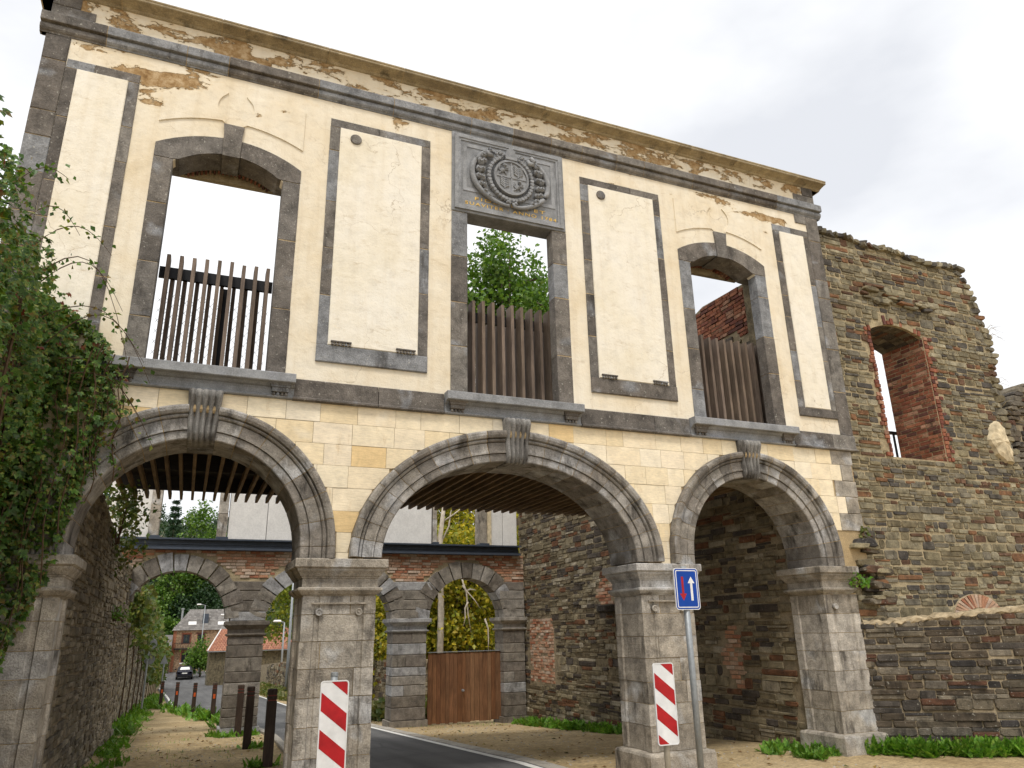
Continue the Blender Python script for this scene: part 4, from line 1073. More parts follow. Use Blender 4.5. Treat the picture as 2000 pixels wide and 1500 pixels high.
# ================================================================ rear facade
RY = 10.0
REAR = Frame((0, RY, 0), (1, 0, 0), (0, -1, 0))
rear = thing('rear_facade', 'rear gatehouse wall of brick and rough grey arches under pale concrete panels', 'facade')
RA = [dict(c=-.21, cz=1.92, ai=1.0, bi=1.0, ao=1.36, bo=1.36), dict(c=3.03, cz=1.85, ai=1.41, bi=1.03, ao=1.77, bo=1.4), dict(c=6.31, cz=1.82, ai=.96, bi=.98, ao=1.32, bo=1.36)]
loop = [(-1.6, 1.75), (-1.6, 3.45), (7.95, 3.45), (7.95, 1.75)]
bt = []
for A in reversed(RA): bt += [(A['c'] + A['ai'] * 1.1, 1.75)] + [(A['c'] + A['ai'] * 1.1 * math.cos(math.pi * k / 20), A['cz'] + A['bi'] * 1.1 * math.sin(math.pi * k / 20)) for k in range(21)] + [(A['c'] - A['ai'] * 1.1, 1.75)]
mesh('wall_core', *prism(REAR, [(loop + bt)[::-1]], -.5, -.028), M['mortar'], rear)
def rear_in(x, z):
    for A in RA:
        t = (x - A['c']) / A['ao']
        if abs(t) < 1.0 and z < A['cz'] + A['bo'] * math.sqrt(1 - t * t) + .01: return False
        if abs(t) <= 1.02 and z < A['cz']: return False
    return 2.0 < z and not (1.0 < x < 1.62 and z < 2.75) and not (4.5 < x < 5.3 and z < 2.7)
emit(rear, 'brick', bricks(REAR, rear_in, -1.6, 7.86, 2.0, 3.42, .21, .065, .012, -.06, (-.02, .01), 21), M['brick_pale'], 300, 'brick_infill')
for A, n in zip(RA, (13, 17, 13)):
    ar = empty('arch', rear)
    for k in range(n):
        a, b2 = math.pi * k / n + .012, math.pi * (k + 1) / n - .012
        so_, si = 1.0 + random.uniform(-.04, .14), random.uniform(.0, .03); V = []
        for w in (a, (a + b2) / 2, b2):
            for s, d in ((si, -.5), (si, .05 + random.uniform(-.01, .02)), (so_, .04 + random.uniform(-.01, .02)), (so_, -.3)):
                V.append(REAR(*arch_pt(A, s, w), d))
        F = [(i * 4 + (j + 1) % 4, i * 4 + j, i * 4 + 4 + j, i * 4 + 4 + (j + 1) % 4) for i in range(2) for j in range(4)] + [(0, 1, 2, 3), (11, 10, 9, 8)]
        mesh('voussoir', V, F, M['rearstone'], ar)
CAPR = [(0, 1.55), (.02, 1.56), (.05, 1.585), (.05, 1.605), (.01, 1.615), (.01, 1.7), (.05, 1.74), (.09, 1.78), (.1, 1.79), (.1, 1.86), (.09, 1.868)]
for x0, x1 in ((-1.75, -1.16), (.9, 1.62), (4.5, 5.3), (7.27, 7.84)):
    pr = empty('pillar', rear); base = gz((x0 + x1) / 2, RY)
    mesh('mortar_core', *box(x0 + .03, x1 - .03, RY + .02, RY + .55, base - .3, 1.6), M['mortar_dark'], pr)
    z = base + .14; q2 = random.Random(int(x0 * 10) + 50)
    mesh('plinth', *box(x0 - .05, x1 + .05, RY - .05, RY + .6, base - .3, z - .003), M['rearstone'], pr)
    while z < 1.54:
        h = q2.uniform(.17, .3); zt = z + h if z + h < 1.45 else 1.552
        j = q2.uniform(.35, .65) if q2.random() < .45 else 0
        xm = x0 + (x1 - x0) * j
        for a, c in (((x0, xm - .004), (xm + .004, x1)) if j else ((x0, x1),)):
            mb = MB(); mb.add(ring_mould(a, c, RY - q2.uniform(0, .012), RY + .57, [(-.012, z + .004), (0, z + .016), (0, zt - .016), (-.012, zt - .004)])); mb.build('pillar_stone', M['rearstone'], pr)
        z = zt
    mesh('capital', *ring_mould(x0, x1, RY, RY + .57, CAPR), M['rearstone'], pr)
    z = 1.87
    for i in range(4):                                      # impost stones fanning out above the capital
        e = (.0, .02, .1, .22)[i]; zt = z + (.2, .22, .22, .2)[i]
        mesh('impost_stone', *block(REAR, x0 - e, x1 + e if x1 < 7.5 else x1, z + .004, zt - .004, -.5, .03 + random.uniform(0, .02), .012, .008), M['rearstone'], pr); z = zt
bm_ = empty('steel_beam', rear)
mesh('web', *box(-1.6, 7.7, RY - .06, RY + .3, 3.4, 3.6), M['steel_dark'], bm_)
for z0, z1, d in ((3.36, 3.41, .18), (3.475, 3.495, .09), (3.565, 3.6, .2)): mesh('flange', *box(-1.6, 7.72, RY - d, RY + .31, z0, z1), M['steel_dark'], bm_)
# concrete upper storey: panels between stone window jambs
UP = Frame((0, RY + .05, 0), (1, 0, 0), (0, -1, 0))
RW = [(-.73, .45), (2.4, 3.6), (5.54, 6.67)]
ztop = 6.3
cuts = [-1.75, -1.3] + [RW[0][0] - .2, RW[0][1] + .2, 1.45, RW[1][0] - .2, RW[1][1] + .2, 4.4, 5.0, RW[2][0] - .0, RW[2][1] + .32, 7.3, 7.68]
for a, c in ((-1.75, -1.32), (-1.32, -.93), (.67, 1.5), (1.5, 2.2), (3.8, 4.02), (4.02, 5.42), (7.0, 7.32), (7.32, 7.72)):
    mesh('concrete_panel', *block(UP, a + .006, c - .006, 3.6, ztop, -.3, .0, .006), M['concrete'], rear)
for i, (a, c) in enumerate(RW):
    ws = empty('window_surround', rear)
    for s, xe in ((-1, a), (1, c)):
        w = .2 if not (i == 2 and s < 0) else .1
        x0, x1 = (xe - w, xe) if s < 0 else (xe, xe + w)
        for z0, z1 in vjoints(3.62, 6.0, .5, .9, random.Random(i * 7 + s)): mesh('jamb_stone', *block(UP, x0, x1, z0, z1, -.3, .05, .008, .004), M['pierstone'], ws)
        mesh('steel_foot', *box(x0 - .01, x1 + .04, RY - .06, RY + .2, 3.602, 3.66), M['steel_dark'], ws)
    mesh('lintel', *block(UP, a - .25, c + .25, 6.0, ztop, -.3, .04, .01), M['concrete'], ws)
mesh('pale_strip', *box(6.88, 6.99, RY + .0, RY + .3, 3.6, ztop), M['patch'], rear)

# wooden gate in the rear arch
gate = thing('wooden_gate', 'brown vertical plank gate closing the lower half of the far arch', 'gate')
gx0, gx1, gy = 5.42, 7.3, RY + .22
gx = gx0; q = random.Random(77); planks = []
while gx < gx1 - .02:
    w = q.uniform(.09, .125); e = min(gx + w, gx1)
    planks.append((gx + .002, e - .002)); gx = e
gb = gz(6.3, RY) + .03
for k, (a, c) in enumerate(planks):
    mesh('plank', *block(Frame((0, gy, 0), (1, 0, 0), (0, -1, 0)), a, c, gb + q.uniform(-.01, .02), 1.075 + q.uniform(-.004, .004), -.03, q.uniform(-.004, .004), .005), M['gate_wood'], gate)
for z in (-.2, .75): mesh('ledger', *box(gx0, gx1, gy + .03, gy + .08, z, z + .12), M['gate_wood'], gate)
mesh('top_rail', *box(gx0, gx1, gy - .02, gy + .07, 1.085, 1.1), M['galvanised'], gate)
mesh('handle', *lathe(((gx0 + gx1) / 2 - .07, gy, .22), [(.03, 0), (.03, .01), (.012, .012), (.012, .05), (.026, .055), (.022, .08)], 'y', 10), M['galvanised'], gate)

# ================================================================ timber walkway behind the front, slats under it
wk = thing('walkway', 'dark timber walkway spanning the gate passage with slats hung below', 'walkway')
y = .66
while y < 4.75:
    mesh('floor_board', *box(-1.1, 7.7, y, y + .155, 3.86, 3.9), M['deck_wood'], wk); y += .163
x = -1.02; k = 0
while x < 7.7:
    ye = np.interp(x, [-1, 0, 1.4, 3.1, 7.2], [3.75, 4.05, 4.4, 4.6, 4.4])
    mesh('slat', *box(x - .019, x + .019, .66, 4.45, 3.56, 3.65), M['joist_wood'], wk); x += .155
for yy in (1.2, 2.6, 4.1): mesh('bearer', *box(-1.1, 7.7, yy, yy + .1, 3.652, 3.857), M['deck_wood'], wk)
for xx in np.linspace(-1.0, 7.6, 9): mesh('railing_post', *box(xx - .025, xx + .025, 4.6, 4.65, 3.9, 5.25), M['rust_metal'], wk)
mesh('railing', *box(-1.1, 7.7, 4.59, 4.66, 5.18, 5.26), M['rust_metal'], wk)
# slatted guards in the upper windows
for gi, (c, a, lab) in enumerate(((-.065, .575, 'slatted timber guard with wire mesh in the window nearest the ivy'), (CX, .59, 'dense slatted timber guard in the middle window under the coat of arms'), (6.805, .58, 'slatted timber guard in the window nearest the ruined wall'))):
    g = thing('window_guard', lab, 'guard', 'slatted guards in the upper windows')
    n = 9 if gi == 0 else 11
    for i in range(n):
        x = c - a + .06 + (2 * a - .1) * i / 8
        mesh('slat', *box(x - .02, x + .02, .33, .5, 4.216, 5.62 + random.uniform(-.015, .015)), M['slat_wood'], g)
        if i < n - 1 or gi: mesh('back_slat', *box(x + .03, x + .07, .55, .72, 4.1, 5.47 + random.uniform(-.02, .02)), M['slat_wood'], g)
    mesh('top_rail', *box(c - a - .03, c + a + (.03 if gi == 0 else .23), .502, .545, 5.4, 5.53), M['black_metal'], g)
    mesh('bottom_rail', *box(c - a - .03, c + a + .03, .73, .76, 4.22, 4.36), M['rust_metal'], g)
    if gi == 0:
        mesh('middle_post', *box(c + .05, c + .13, .73, .8, 4.0, 5.46), M['black_metal'], g)
        mb = MB()
        for k in range(-14, 15):
            for s in (-1, 1):
                xa, za, xb, zb = c + k * .09, 4.3, c + k * .09 + s * .75, 5.36
                t0, t1 = 0.0, 1.0
                lo_, hi_ = c - a - .03, c + a + .03
                f = lambda t: xa + (xb - xa) * t
                ts = sorted([(lo_ - xa) / (xb - xa), (hi_ - xa) / (xb - xa)]); t0, t1 = max(0, ts[0]), min(1, ts[1])
                if t1 - t0 > .03: mb.add(tube([(f(t0), .82, za + (zb - za) * t0), (f(t1), .82, za + (zb - za) * t1)], .0022, 3, False))
        mb.build('wire_mesh', M['galvanised'], g)
# black guard seen through the ruin window
g = thing('window_guard', 'black metal bar guard at the bottom of the ruined brick window', 'guard', 'slatted guards in the upper windows')
for i in range(9): mesh('bar', *box(10.3 + i * .13, 10.325 + i * .13, 1.22, 1.25, 4.0, 4.72), M['black_metal'], g)
mesh('rail', *box(10.2, 11.5, 1.21, 1.26, 4.72, 4.77), M['black_metal'], g)

# ================================================================ foliage helpers
U = lambda a, b: random.uniform(a, b)
def unit(a): return a / np.maximum(np.linalg.norm(a, axis=1, keepdims=True), 1e-9)
def rhomb(x, y, ang, L, W, fold=.12, z=0.0):
    c, s = math.cos(ang), math.sin(ang)
    P = [(0, 0, 0), (W, L * .45, fold * L), (0, L, -fold * L * .6), (-W, L * .45, fold * L)]
    return [(x + p[0] * c + p[1] * s, y - p[0] * s + p[1] * c, z + p[2]) for p in P]
def template(kind):
    V, F = [], []
    def add(q):
        n = len(V); V.extend(q); F.extend([(n, n + 1, n + 2), (n, n + 2, n + 3)])
    if kind == 'leaf': add(rhomb(0, 0, 0, 1, .36))
    elif kind == 'needle': add(rhomb(0, 0, 0, 1, .16))
    elif kind == 'palmate':
        for a, L in ((0, 1), (.75, .85), (-.75, .85), (1.6, .6), (-1.6, .6)): add(rhomb(0, 0, a, L, .26 * L + .04, .1))
    elif kind == 'frond':
        for k in range(6):
            y = .12 + .13 * k; L = .34 * (1 - .11 * k); z = -.25 * (y ** 2)
            add(rhomb(0, y, 1.0, L, .09, .08, z)); add(rhomb(0, y, -1.0, L, .09, .08, z))
        add(rhomb(0, .8, 0, .28, .08, .05, -.2)); add(rhomb(0, 0, 0, .9, .025, .0, -.05))
    elif kind == 'blade':
        V += [(-.04, 0, 0), (.04, 0, 0), (.03, .55, .05), (-.03, .55, .05), (0, 1, -.22)]; F += [(0, 1, 2), (0, 2, 3), (3, 2, 4)]
    elif kind == 'spray':                                   # a twig end with several leaves
        for k in range(7):
            y = .1 + .14 * k; e = 1 if k % 2 else -1; add(rhomb(.02 * e, y, e * .9, .34, .13, .12, .06 * ((k * 37) % 5 - 2)))
    return np.array(V, np.float32), np.array(F, np.int32)
def scatter(name, P, size, tip, nrm, mat, parent, kind='leaf'):
    """one mesh of leaves; tip and nrm give each leaf's axis and facing"""
    TV, TF = template(kind); N = len(P)
    t = unit(np.asarray(tip, float)); n = np.asarray(nrm, float); n = unit(n - t * np.sum(n * t, 1, keepdims=True)); s = np.cross(t, n)
    size = np.broadcast_to(size, (N,))[:, None, None]
    V = P[:, None, :] + size * (TV[None, :, 0:1] * s[:, None, :] + TV[None, :, 1:2] * t[:, None, :] + TV[None, :, 2:3] * n[:, None, :])
    F = TF[None] + (np.arange(N) * len(TV))[:, None, None]
    return npmesh(name, V.reshape(-1, 3), F.reshape(-1, 3), mat, parent)
def rnd_dirs(n, up=0.0):
    d = RNG.normal(size=(n, 3)); d[:, 2] += up; return unit(d)
def crown_points(c, r, clumps, per, cr, squash=.8, lumps=0.3, hollow=.45):
    C = np.array(c); r = np.array(r)
    d = rnd_dirs(clumps); rad = hollow + (1 - hollow) * RNG.random(clumps) ** .6
    k = 1 + lumps * np.sin(d[:, 0] * 5 + c[0]) * np.sin(d[:, 1] * 6 + c[1]) + lumps * .7 * np.sin(d[:, 2] * 7 + c[0] * 3)
    cen = C + d * rad[:, None] * k[:, None] * r
    P = np.repeat(cen, per, 0) + RNG.normal(size=(clumps * per, 3)) * cr * np.array((1, 1, squash))
    return P, cen
def tree(name, label, cat, base, crowns, mat, bark='bark', leaf=.16, kind='leaf', tr=.16, group=None, limbs=9, height=None):
    root = thing(name, label, cat, group)
    pts_all = []; cens = []
    for (c, r, clumps, per, cr) in crowns:
        P, cen = crown_points(c, r, clumps, per, cr); pts_all.append(P); cens.append(cen)
    P = np.concatenate(pts_all); cen = np.concatenate(cens); N = len(P)
    tip = rnd_dirs(N, -.3); nrm = rnd_dirs(N, .9)
    top = max(c[2] + r[2] * .6 for c, r, *_ in crowns); b = Vector(base)
    mid = Vector(crowns[0][0])
    axis = [b, b.lerp(mid, .45) + Vector((random.uniform(-.2, .2), random.uniform(-.2, .2), 0)), mid, Vector((mid.x, mid.y, top))]
    mesh('trunk', *tube(axis, [tr * 1.25, tr, tr * .6, tr * .15], 8), M[bark], root, True)
    for k in range(limbs):
        e = Vector(cen[RNG.integers(len(cen))]); t = random.uniform(.35, .9)
        s = axis[1].lerp(axis[2], t) if t < .7 else axis[2].lerp(axis[3], t - .6)
        m = s.lerp(e, .5) + Vector((0, 0, abs(e.x - s.x) * .12))
        mesh('limb', *tube([s, m, e], [tr * .42, tr * .26, tr * .08], 5), M[bark], root, True)
    scatter('crown', P, leaf * (.6 + .8 * RNG.random(N)), tip, nrm, mat, root, kind)
    return root
def conifer(label, base, h, r, n=1500, group=None):
    root = thing('conifer_tree', label, 'tree', group)
    b = np.array(base)
    mesh('trunk', *tube([base, (base[0], base[1], base[2] + h)], [.2, .03], 7), M['bark'], root)
    t = RNG.random(n) ** .75; lev = np.round(t * 16) / 16 + .01 * RNG.random(n); ang = RNG.integers(0, 9, n) * .7 + np.round(t * 16) * 1.3 + RNG.normal(size=n) * .12
    f = RNG.random(n) ** .6; R = r * (1 - lev) * f
    P = np.stack([b[0] + np.cos(ang) * R, b[1] + np.sin(ang) * R, b[2] + h * (.12 + .88 * lev) - R * .3], 1)
    tip = np.stack([np.cos(ang), np.sin(ang), -.5 - .3 * RNG.random(n)], 1) + RNG.normal(size=(n, 3)) * .4
    scatter('crown', P, r * .22 * (.6 + .6 * RNG.random(n)), tip, rnd_dirs(n, 1.2), M['leaf_conifer'], root, 'spray')
    return root

# ================================================================ trees
tree('oak_tree', 'tall green oak whose top shows through the middle window', 'tree', (11.9, 20, gz(11.9, 20)),
     [((11.6, 20.2, 15.0), (2.9, 2.6, 2.6), 230, 44, .34), ((11.3, 19.8, 17.3), (.75, .8, 1.5), 26, 36, .26), ((13.0, 20.4, 16.6), (.8, .8, 1.3), 24, 36, .26), ((10.3, 20.4, 14.0), (1.3, 1.3, 1.3), 36, 36, .3), ((13.8, 20.2, 14.6), (1.2, 1.2, 1.5), 36, 36, .3), ((12, 20.5, 11), (3.2, 3, 2.6), 60, 30, .4)], M['leaf_oak'], leaf=.19, tr=.28, limbs=26)
tree('yellow_tree', 'yellowing leafy tree behind the wooden gate', 'tree', (8.6, 15.6, -.7),
     [((8.3, 15.9, 3.0), (1.9, 1.2, 2.0), 210, 44, .26), ((9.2, 16.4, 1.5), (1.5, 1, 1.5), 110, 40, .26), ((7.3, 16.2, 1.7), (1.2, .8, 1.6), 110, 40, .25)], M['leaf_yellow'], leaf=.14, tr=.13, limbs=16)
tree('yellow_tree', 'yellow-green tree filling the rear upper window nearest the passage wall', 'tree', (9.6, 18.5, -.9),
     [((9.6, 19.2, 5.6), (2.1, 1.4, 1.9), 170, 40, .3), ((10.6, 19.4, 3.4), (1.9, 1.2, 2.2), 130, 40, .32), ((8.4, 19.2, 2.6), (1.7, 1.0, 2.2), 120, 40, .32)], M['leaf_yellow'], 'birch_bark', leaf=.17, tr=.16, limbs=18)
tree('hazel_tree', 'dark green and yellow tree seen between the middle pillars', 'tree', (6.6, 17.5, -.9),
     [((6.3, 17.8, 1.7), (1.4, 1.0, 2.0), 150, 40, .25), ((6.9, 17.8, 3.5), (1.1, .9, 1.1), 70, 34, .24)], M['leaf_yellow'], leaf=.14, tr=.1)
birch = thing('birch_tree', 'bare pale birch with hanging branches in front of the yellow tree', 'tree')
mesh('trunk', *tube([(7.15, 14.9, -.8), (7.25, 15.0, 2.0), (7.2, 15.0, 4.4), (7.5, 15.0, 7.0)], [.11, .1, .08, .04], 8), M['birch_bark'], birch, True)
for s, e in (((7.22, 15, 4.2), (7.75, 15.0, 5.6)), ((7.2, 15, 3.9), (6.9, 15, 5.6)), ((7.3, 15, 4.9), (8.1, 14.9, 5.4)), ((7.75, 14.6, 3.2), (8.05, 14.5, 1.5)), ((7.8, 14.6, 2.9), (8.35, 14.5, 2.2)), ((7.95, 14.5, 2.4), (7.8, 14.5, 1.7)), ((7.9, 14.6, 2.7), (8.25, 14.6, 2.75)), ((8.5, 14.5, 1.9), (8.6, 14.5, .9))):
    s, e = Vector(s), Vector(e); m1 = s.lerp(e, .35) + Vector((random.uniform(-.08, .08), 0, .06)); m2 = s.lerp(e, .7) + Vector((random.uniform(-.06, .06), 0, .03))
    mesh('branch', *tube([s, m1, m2, e], [.032, .026, .018, .007], 5), M['birch_bark'], birch, True)
tree('lime_tree', 'bright yellow-green tree beyond the red-tiled roof', 'tree', (9.6, 62, -2.6),
     [((8.6, 62, 5.2), (3.6, 3, 3.8), 130, 34, .5), ((11, 63, 3.2), (2.6, 2, 2.6), 50, 30, .5)], M['leaf_lime'], leaf=.34, tr=.25, limbs=8)
tree('dark_shrub', 'dark evergreen bush at the end of the red-tiled roof', 'shrub', (9.2, 58, -2.5), [((9.1, 58, -.2), (1.1, 1, 2.2), 50, 26, .25)], M['leaf_dark'], leaf=.25, tr=.08, limbs=3)
tree('climber_bush', 'rounded bright green climber against the stone house', 'shrub', (2.2, 89, -2.9),
     [((2.0, 89, -.6), (1.2, 1, 1.4), 60, 30, .3), ((3.1, 89, -1.0), (1.1, .8, .9), 34, 26, .3), ((1.2, 89.2, -1.9), (.5, .5, .9), 16, 26, .25)], M['leaf_oak'], leaf=.26, tr=.1, limbs=4)
# hill behind the house with its own trees
hx = np.linspace(-80, 80, 60); hy = np.linspace(106, 260, 50); V = []
for y in hy:
    for x in hx:
        up = np.interp(y, [106, 112, 150, 200, 260], [-3.4, -2.6, 17, 28, 30]); side = np.interp(x, [-80, -14, -6, 30, 80], [10, 5, 0, 0, 3])
        V.append((x, y, up + side * (1 if y > 112 else .4) + .9 * math.sin(x * .5) * math.sin(y * .33)))
F = [(j * 60 + i, j * 60 + i + 1, (j + 1) * 60 + i + 1, (j + 1) * 60 + i) for j in range(49) for i in range(59)]
t = NT('hillside'); c = t.ramp(t.noise(.35, 6), [(.35, (.05, .07, .025)), (.5, (.09, .1, .04)), (.65, (.17, .15, .11))]); M['hillside'] = t.done(c, .95)
tag(mesh('hill', V, F, M['hillside'], None, True), kind='structure')
def hill_z(x, y): return float(np.interp(y, [106, 112, 150, 200, 260], [-3.4, -2.6, 17, 28, 30]) + np.interp(x, [-80, -14, -6, 30, 80], [10, 5, 0, 0, 3]))
N = 9000; x = RNG.uniform(-60, 60, N); y = 114 + 90 * RNG.random(N) ** 1.4
P = np.stack([x, y, np.array([hill_z(a, b) for a, b in zip(x, y)]) + RNG.random(N) * 3.2], 1)
tag(scatter('woodland', P, 1.5 * (.5 + RNG.random(N)), rnd_dirs(N, .3), rnd_dirs(N, .7), M['leaf_dark'], None, 'spray'), kind='stuff')
HT = [(-3.3, 126, 16.5, 'c', 'tall dark conifer standing above the hillside trees'), (.7, 124, 18, 'd', 'slim leafy tree beside the conifer on the hill'), (-2.4, 122, 14.5, 'd', 'leafy tree at the foot of the tall conifer'), (3.0, 126, 14, 'd', 'green tree crest showing at the corner of the rear window'),
      (-8, 120, 6.5, 'd', 'hillside tree above the vine-covered wall'), (-5.5, 116, 5, 'd', 'bushy tree on the slope left of the house'), (-2.5, 117, 5, 'd', 'dense bush above the house roof ridge'), (1.2, 118, 6, 'd', 'dark tree behind the house chimney'), (4.2, 117, 6.5, 'd', 'dark tree behind the house roof'), (7.2, 119, 7, 'd', 'dark tree behind the pillar and house'), (-10.5, 128, 7, 'd', 'tree high on the hill behind the vines'), (5.5, 124, 7, 'd', 'tall dark tree on the wooded hill'), (-4.5, 121, 6, 'd', 'mid green tree on the hill between conifer and bushes'), (-.6, 120, 6.5, 'd', 'broad dark tree in the middle of the hill wood'), (2.6, 121, 7, 'd', 'round tree upper on the hill wood'), (-13, 118, 6, 'd', 'yellowish tree at the edge of the hill wood')]
for i, (x, y, h, k, lab) in enumerate(HT):
    z = hill_z(x, y) - .5
    if k == 'c': conifer(lab, (x, y, z), h + 2, 3.0, 1900, 'trees on the hill')
    else: tree('hill_tree', lab, 'tree', (x, y, z), [((x, y, z + h * .55), (min(h * .33, 2.6), min(h * .3, 2.5), h * .45), int(40 + 9 * h), 26, .42)], M['leaf_lime'] if i in (5, 15) else (M['leaf_oak'] if i in (1, 2, 3, 4, 6, 12) else M['leaf_dark']), leaf=.42, tr=.14, group='trees on the hill', limbs=2)

# ================================================================ house, annex, shed
house = thing('stone_house', 'two-storey brown stone house with slate roof and small balcony down the road', 'house')
HY = 100.0; HF = Frame((0, HY, 0), (1, 0, 0), (0, -1, 0))
hx0, hx1, hz0, he = -1.15, 9.5, -3.2, 2.2
wins = [(-.05, .85, .55, 1.75), (1.65, 2.55, .55, 1.75), (.0, 1.0, -1.65, -.4), (4.2, 5.1, .55, 1.75), (6.5, 7.4, .55, 1.75)]
mesh('wall', *prism(HF, [[(hx0, hz0), (hx1, hz0), (hx1, he), (hx0, he)]] + [[(a, c), (b, c), (b, d), (a, d)] for a, b, c, d in wins], -7, 0), M['house_stone'], house)
for a, b, c, d in wins:
    w = mesh('window', *prism(HF, [[(a, c), (b, c), (b, d), (a, d)], [(a + .09, c + .09), (b - .09, c + .09), (b - .09, d - .09), (a + .09, d - .09)]], -.25, -.12), M['frame_brown'], house)
    mesh('pane', *box(a + .09, (a + b) / 2 - .03, HY + .2, HY + .22, c + .09, d - .09), M['glass'], w); mesh('pane', *box((a + b) / 2 + .03, b - .09, HY + .2, HY + .22, c + .09, d - .09), M['glass'], w)
    for s in (a - .12, b + .0): mesh('brick_jamb', *box(s, s + .12, HY - .03, HY + .1, c, d), M['brick'], house)
    mesh('brick_head', *box(a - .15, b + .15, HY - .032, HY + .1, d, d + .18), M['brick'], house)
mesh('brick_corner', *box(hx0 - .02, hx0 + .35, HY - .03, HY + .2, hz0, he - .01), M['brick'], house)
mesh('sill_band', *box(-.1, 1.1, HY - .08, HY + .05, -1.8, -1.66), M['frame_white'], house)
bal = empty('balcony', house)
mesh('slab', *box(-.95, 1.15, HY - .7, HY - .001, -.08, .06), M['black_metal'], bal)
mesh('rail', *box(-.95, 1.15, HY - .7, HY - .65, .66, .72), M['black_metal'], bal)
for k in range(12): mesh('baluster', *box(-.95 + k * .187, -.92 + k * .187, HY - .69, HY - .66, .06, .66), M['black_metal'], bal)
# roof: courses of slates on a hipped roof
roof = MB(); e = .25
rv = [(hx0 - e, HY - e, he), (hx1 + e, HY - e, he), (hx1 + e, HY + 7 + e, he), (hx0 - e, HY + 7 + e, he), (.5, HY + 3.5, 4.8), (hx1 - 1.6, HY + 3.5, 4.8)]
roof.add((rv, [(0, 1, 5, 4), (1, 2, 5), (2, 3, 4, 5), (3, 0, 4), (3, 2, 1, 0)]))
ro = roof.build('roof', M['slate'], house)
q = random.Random(5); sl = []
for r in range(13):
    t0, t1 = r / 13, (r + 1.25) / 13
    xa = (hx0 - e) + t0 * (.5 - hx0 + e) + .02; xb = 9.5
    x = xa + q.uniform(0, .2)
    while x < 7.5:
        w = q.uniform(.3, .42); y0, y1 = HY - e + t0 * (3.5 + e), HY - e + t1 * (3.5 + e); z0, z1 = he + t0 * 2.6, he + t1 * 2.6
        sl.append(([(x, y0 - .02, z0 + .05), (x + w - .03, y0 - .02, z0 + .05), (x + w - .03, y1, z1 + .025), (x, y1, z1 + .025), (x, y0 - .02, z0 + .02), (x + w - .03, y0 - .02, z0 + .02)], [(0, 1, 2, 3), (4, 5, 1, 0)])); x += w
emit(ro, 'slate', sl, M['slate'], 150, 'slate_infill')
for a, b, zz in ((.45, 1.4, 3.05), (4.0, 4.9, 3.0)):
    yy = HY - e + (zz - he) / 2.6 * 3.75
    mesh('skylight', [(a, yy - .3, zz - .13), (b, yy - .3, zz - .13), (b, yy + .25, zz + .25), (a, yy + .25, zz + .25), (a, yy - .3, zz - .25), (b, yy - .3, zz - .25), (b, yy + .25, zz + .1), (a, yy + .25, zz + .1)], [(0, 1, 2, 3), (4, 5, 1, 0), (5, 6, 2, 1), (7, 4, 0, 3), (6, 7, 3, 2)], M['frame_white'], ro)
mesh('dormer', *box(2.1, 2.8, HY + .9, HY + 2.4, 3.0, 4.25), M['steel_dark'], ro)
mesh('flue', *lathe((-.4, HY + 2.2, 3.4), [(.13, 0), (.13, 1.4), (.2, 1.42), (.2, 1.6)], 'z', 10), M['galvanised'], ro)
annex = thing('red_roofed_annex', 'low stone outbuilding with steep red-tiled roof in front of the house', 'building')
AY = 70.0; ax0, ax1, az0, ae, ar_ = 2.4, 9.6, -3.2, .25, 2.05
mesh('wall', *box(ax0, ax1, AY, AY + 5, az0, ae), M['rubble'], annex)
mesh('doorway', *box(4.4, 5.2, AY - .03, AY + .1, az0, -.6), M['black_metal'], annex)
rv = [(ax0 - .2, AY - .3, ae - .1), (ax1 + .2, AY - .3, ae - .1), (ax1 + .2, AY + 5.3, ae - .1), (ax0 - .2, AY + 5.3, ae - .1), (ax0 + .9, AY + 2.5, ar_), (ax1 + .2, AY + 2.5, ar_)]
ro = mesh('roof', rv, [(0, 1, 5, 4), (1, 2, 5), (2, 3, 4, 5), (3, 0, 4), (3, 2, 1, 0)], M['rooftile'], annex)
tl = []
for r in range(11):
    t0, t1 = r / 11, (r + 1.2) / 11; x = ax0 - .2 + t0 * 1.1 + .05
    while x < ax1:
        w = .24; y0, y1 = AY - .3 + t0 * 2.8, AY - .3 + t1 * 2.8; z0, z1 = ae - .1 + t0 * 1.9, ae - .1 + t1 * 1.9
        tl.append(([(x, y0 - .02, z0 + .03), (x + w * .5, y0 - .02, z0 + .08), (x + w - .02, y0 - .02, z0 + .03), (x + w - .02, y1, z1 + .02), (x + w * .5, y1, z1 + .06), (x, y1, z1 + .02)], [(0, 1, 4, 5), (1, 2, 3, 4), (0, 2, 1)])); x += w
emit(ro, 'roof_tile', tl, M['rooftile'], 300, 'roof_tile_infill')
mesh('verge', *tube([(ax0 - .2, AY - .3, ae - .04), (ax0 + .9, AY + 2.5, ar_ + .06)], .06, 6), M['frame_white'], ro)
mesh('gutter', *box(ax0 - .2, ax1 + .2, AY - .4, AY - .3, ae - .16, ae - .09), M['galvanised'], annex)
mesh('chimney', *box(4.6, 5.0, AY + 2.2, AY + 2.7, 1.7, 2.6), M['brick'], annex)
shed = thing('open_shed', 'small open porch with mossy roof beside the house', 'shed')
mesh('roof', [(-3.3, 97, .3), (-1.2, 97, .3), (-1.2, 99.8, 1.7), (-3.3, 99.8, 1.7), (-3.3, 97, .15), (-1.2, 97, .15), (-1.2, 99.8, 1.5), (-3.3, 99.8, 1.5)], [(0, 1, 2, 3), (7, 6, 5, 4), (0, 4, 5, 1), (1, 5, 6, 2), (3, 2, 6, 7), (0, 3, 7, 4)], M['slate'], shed)
for x in (-3.1, -2.2, -1.35): mesh('post', *box(x, x + .14, 97.2, 97.34, -3.2, .2), M['post_wood'], shed)
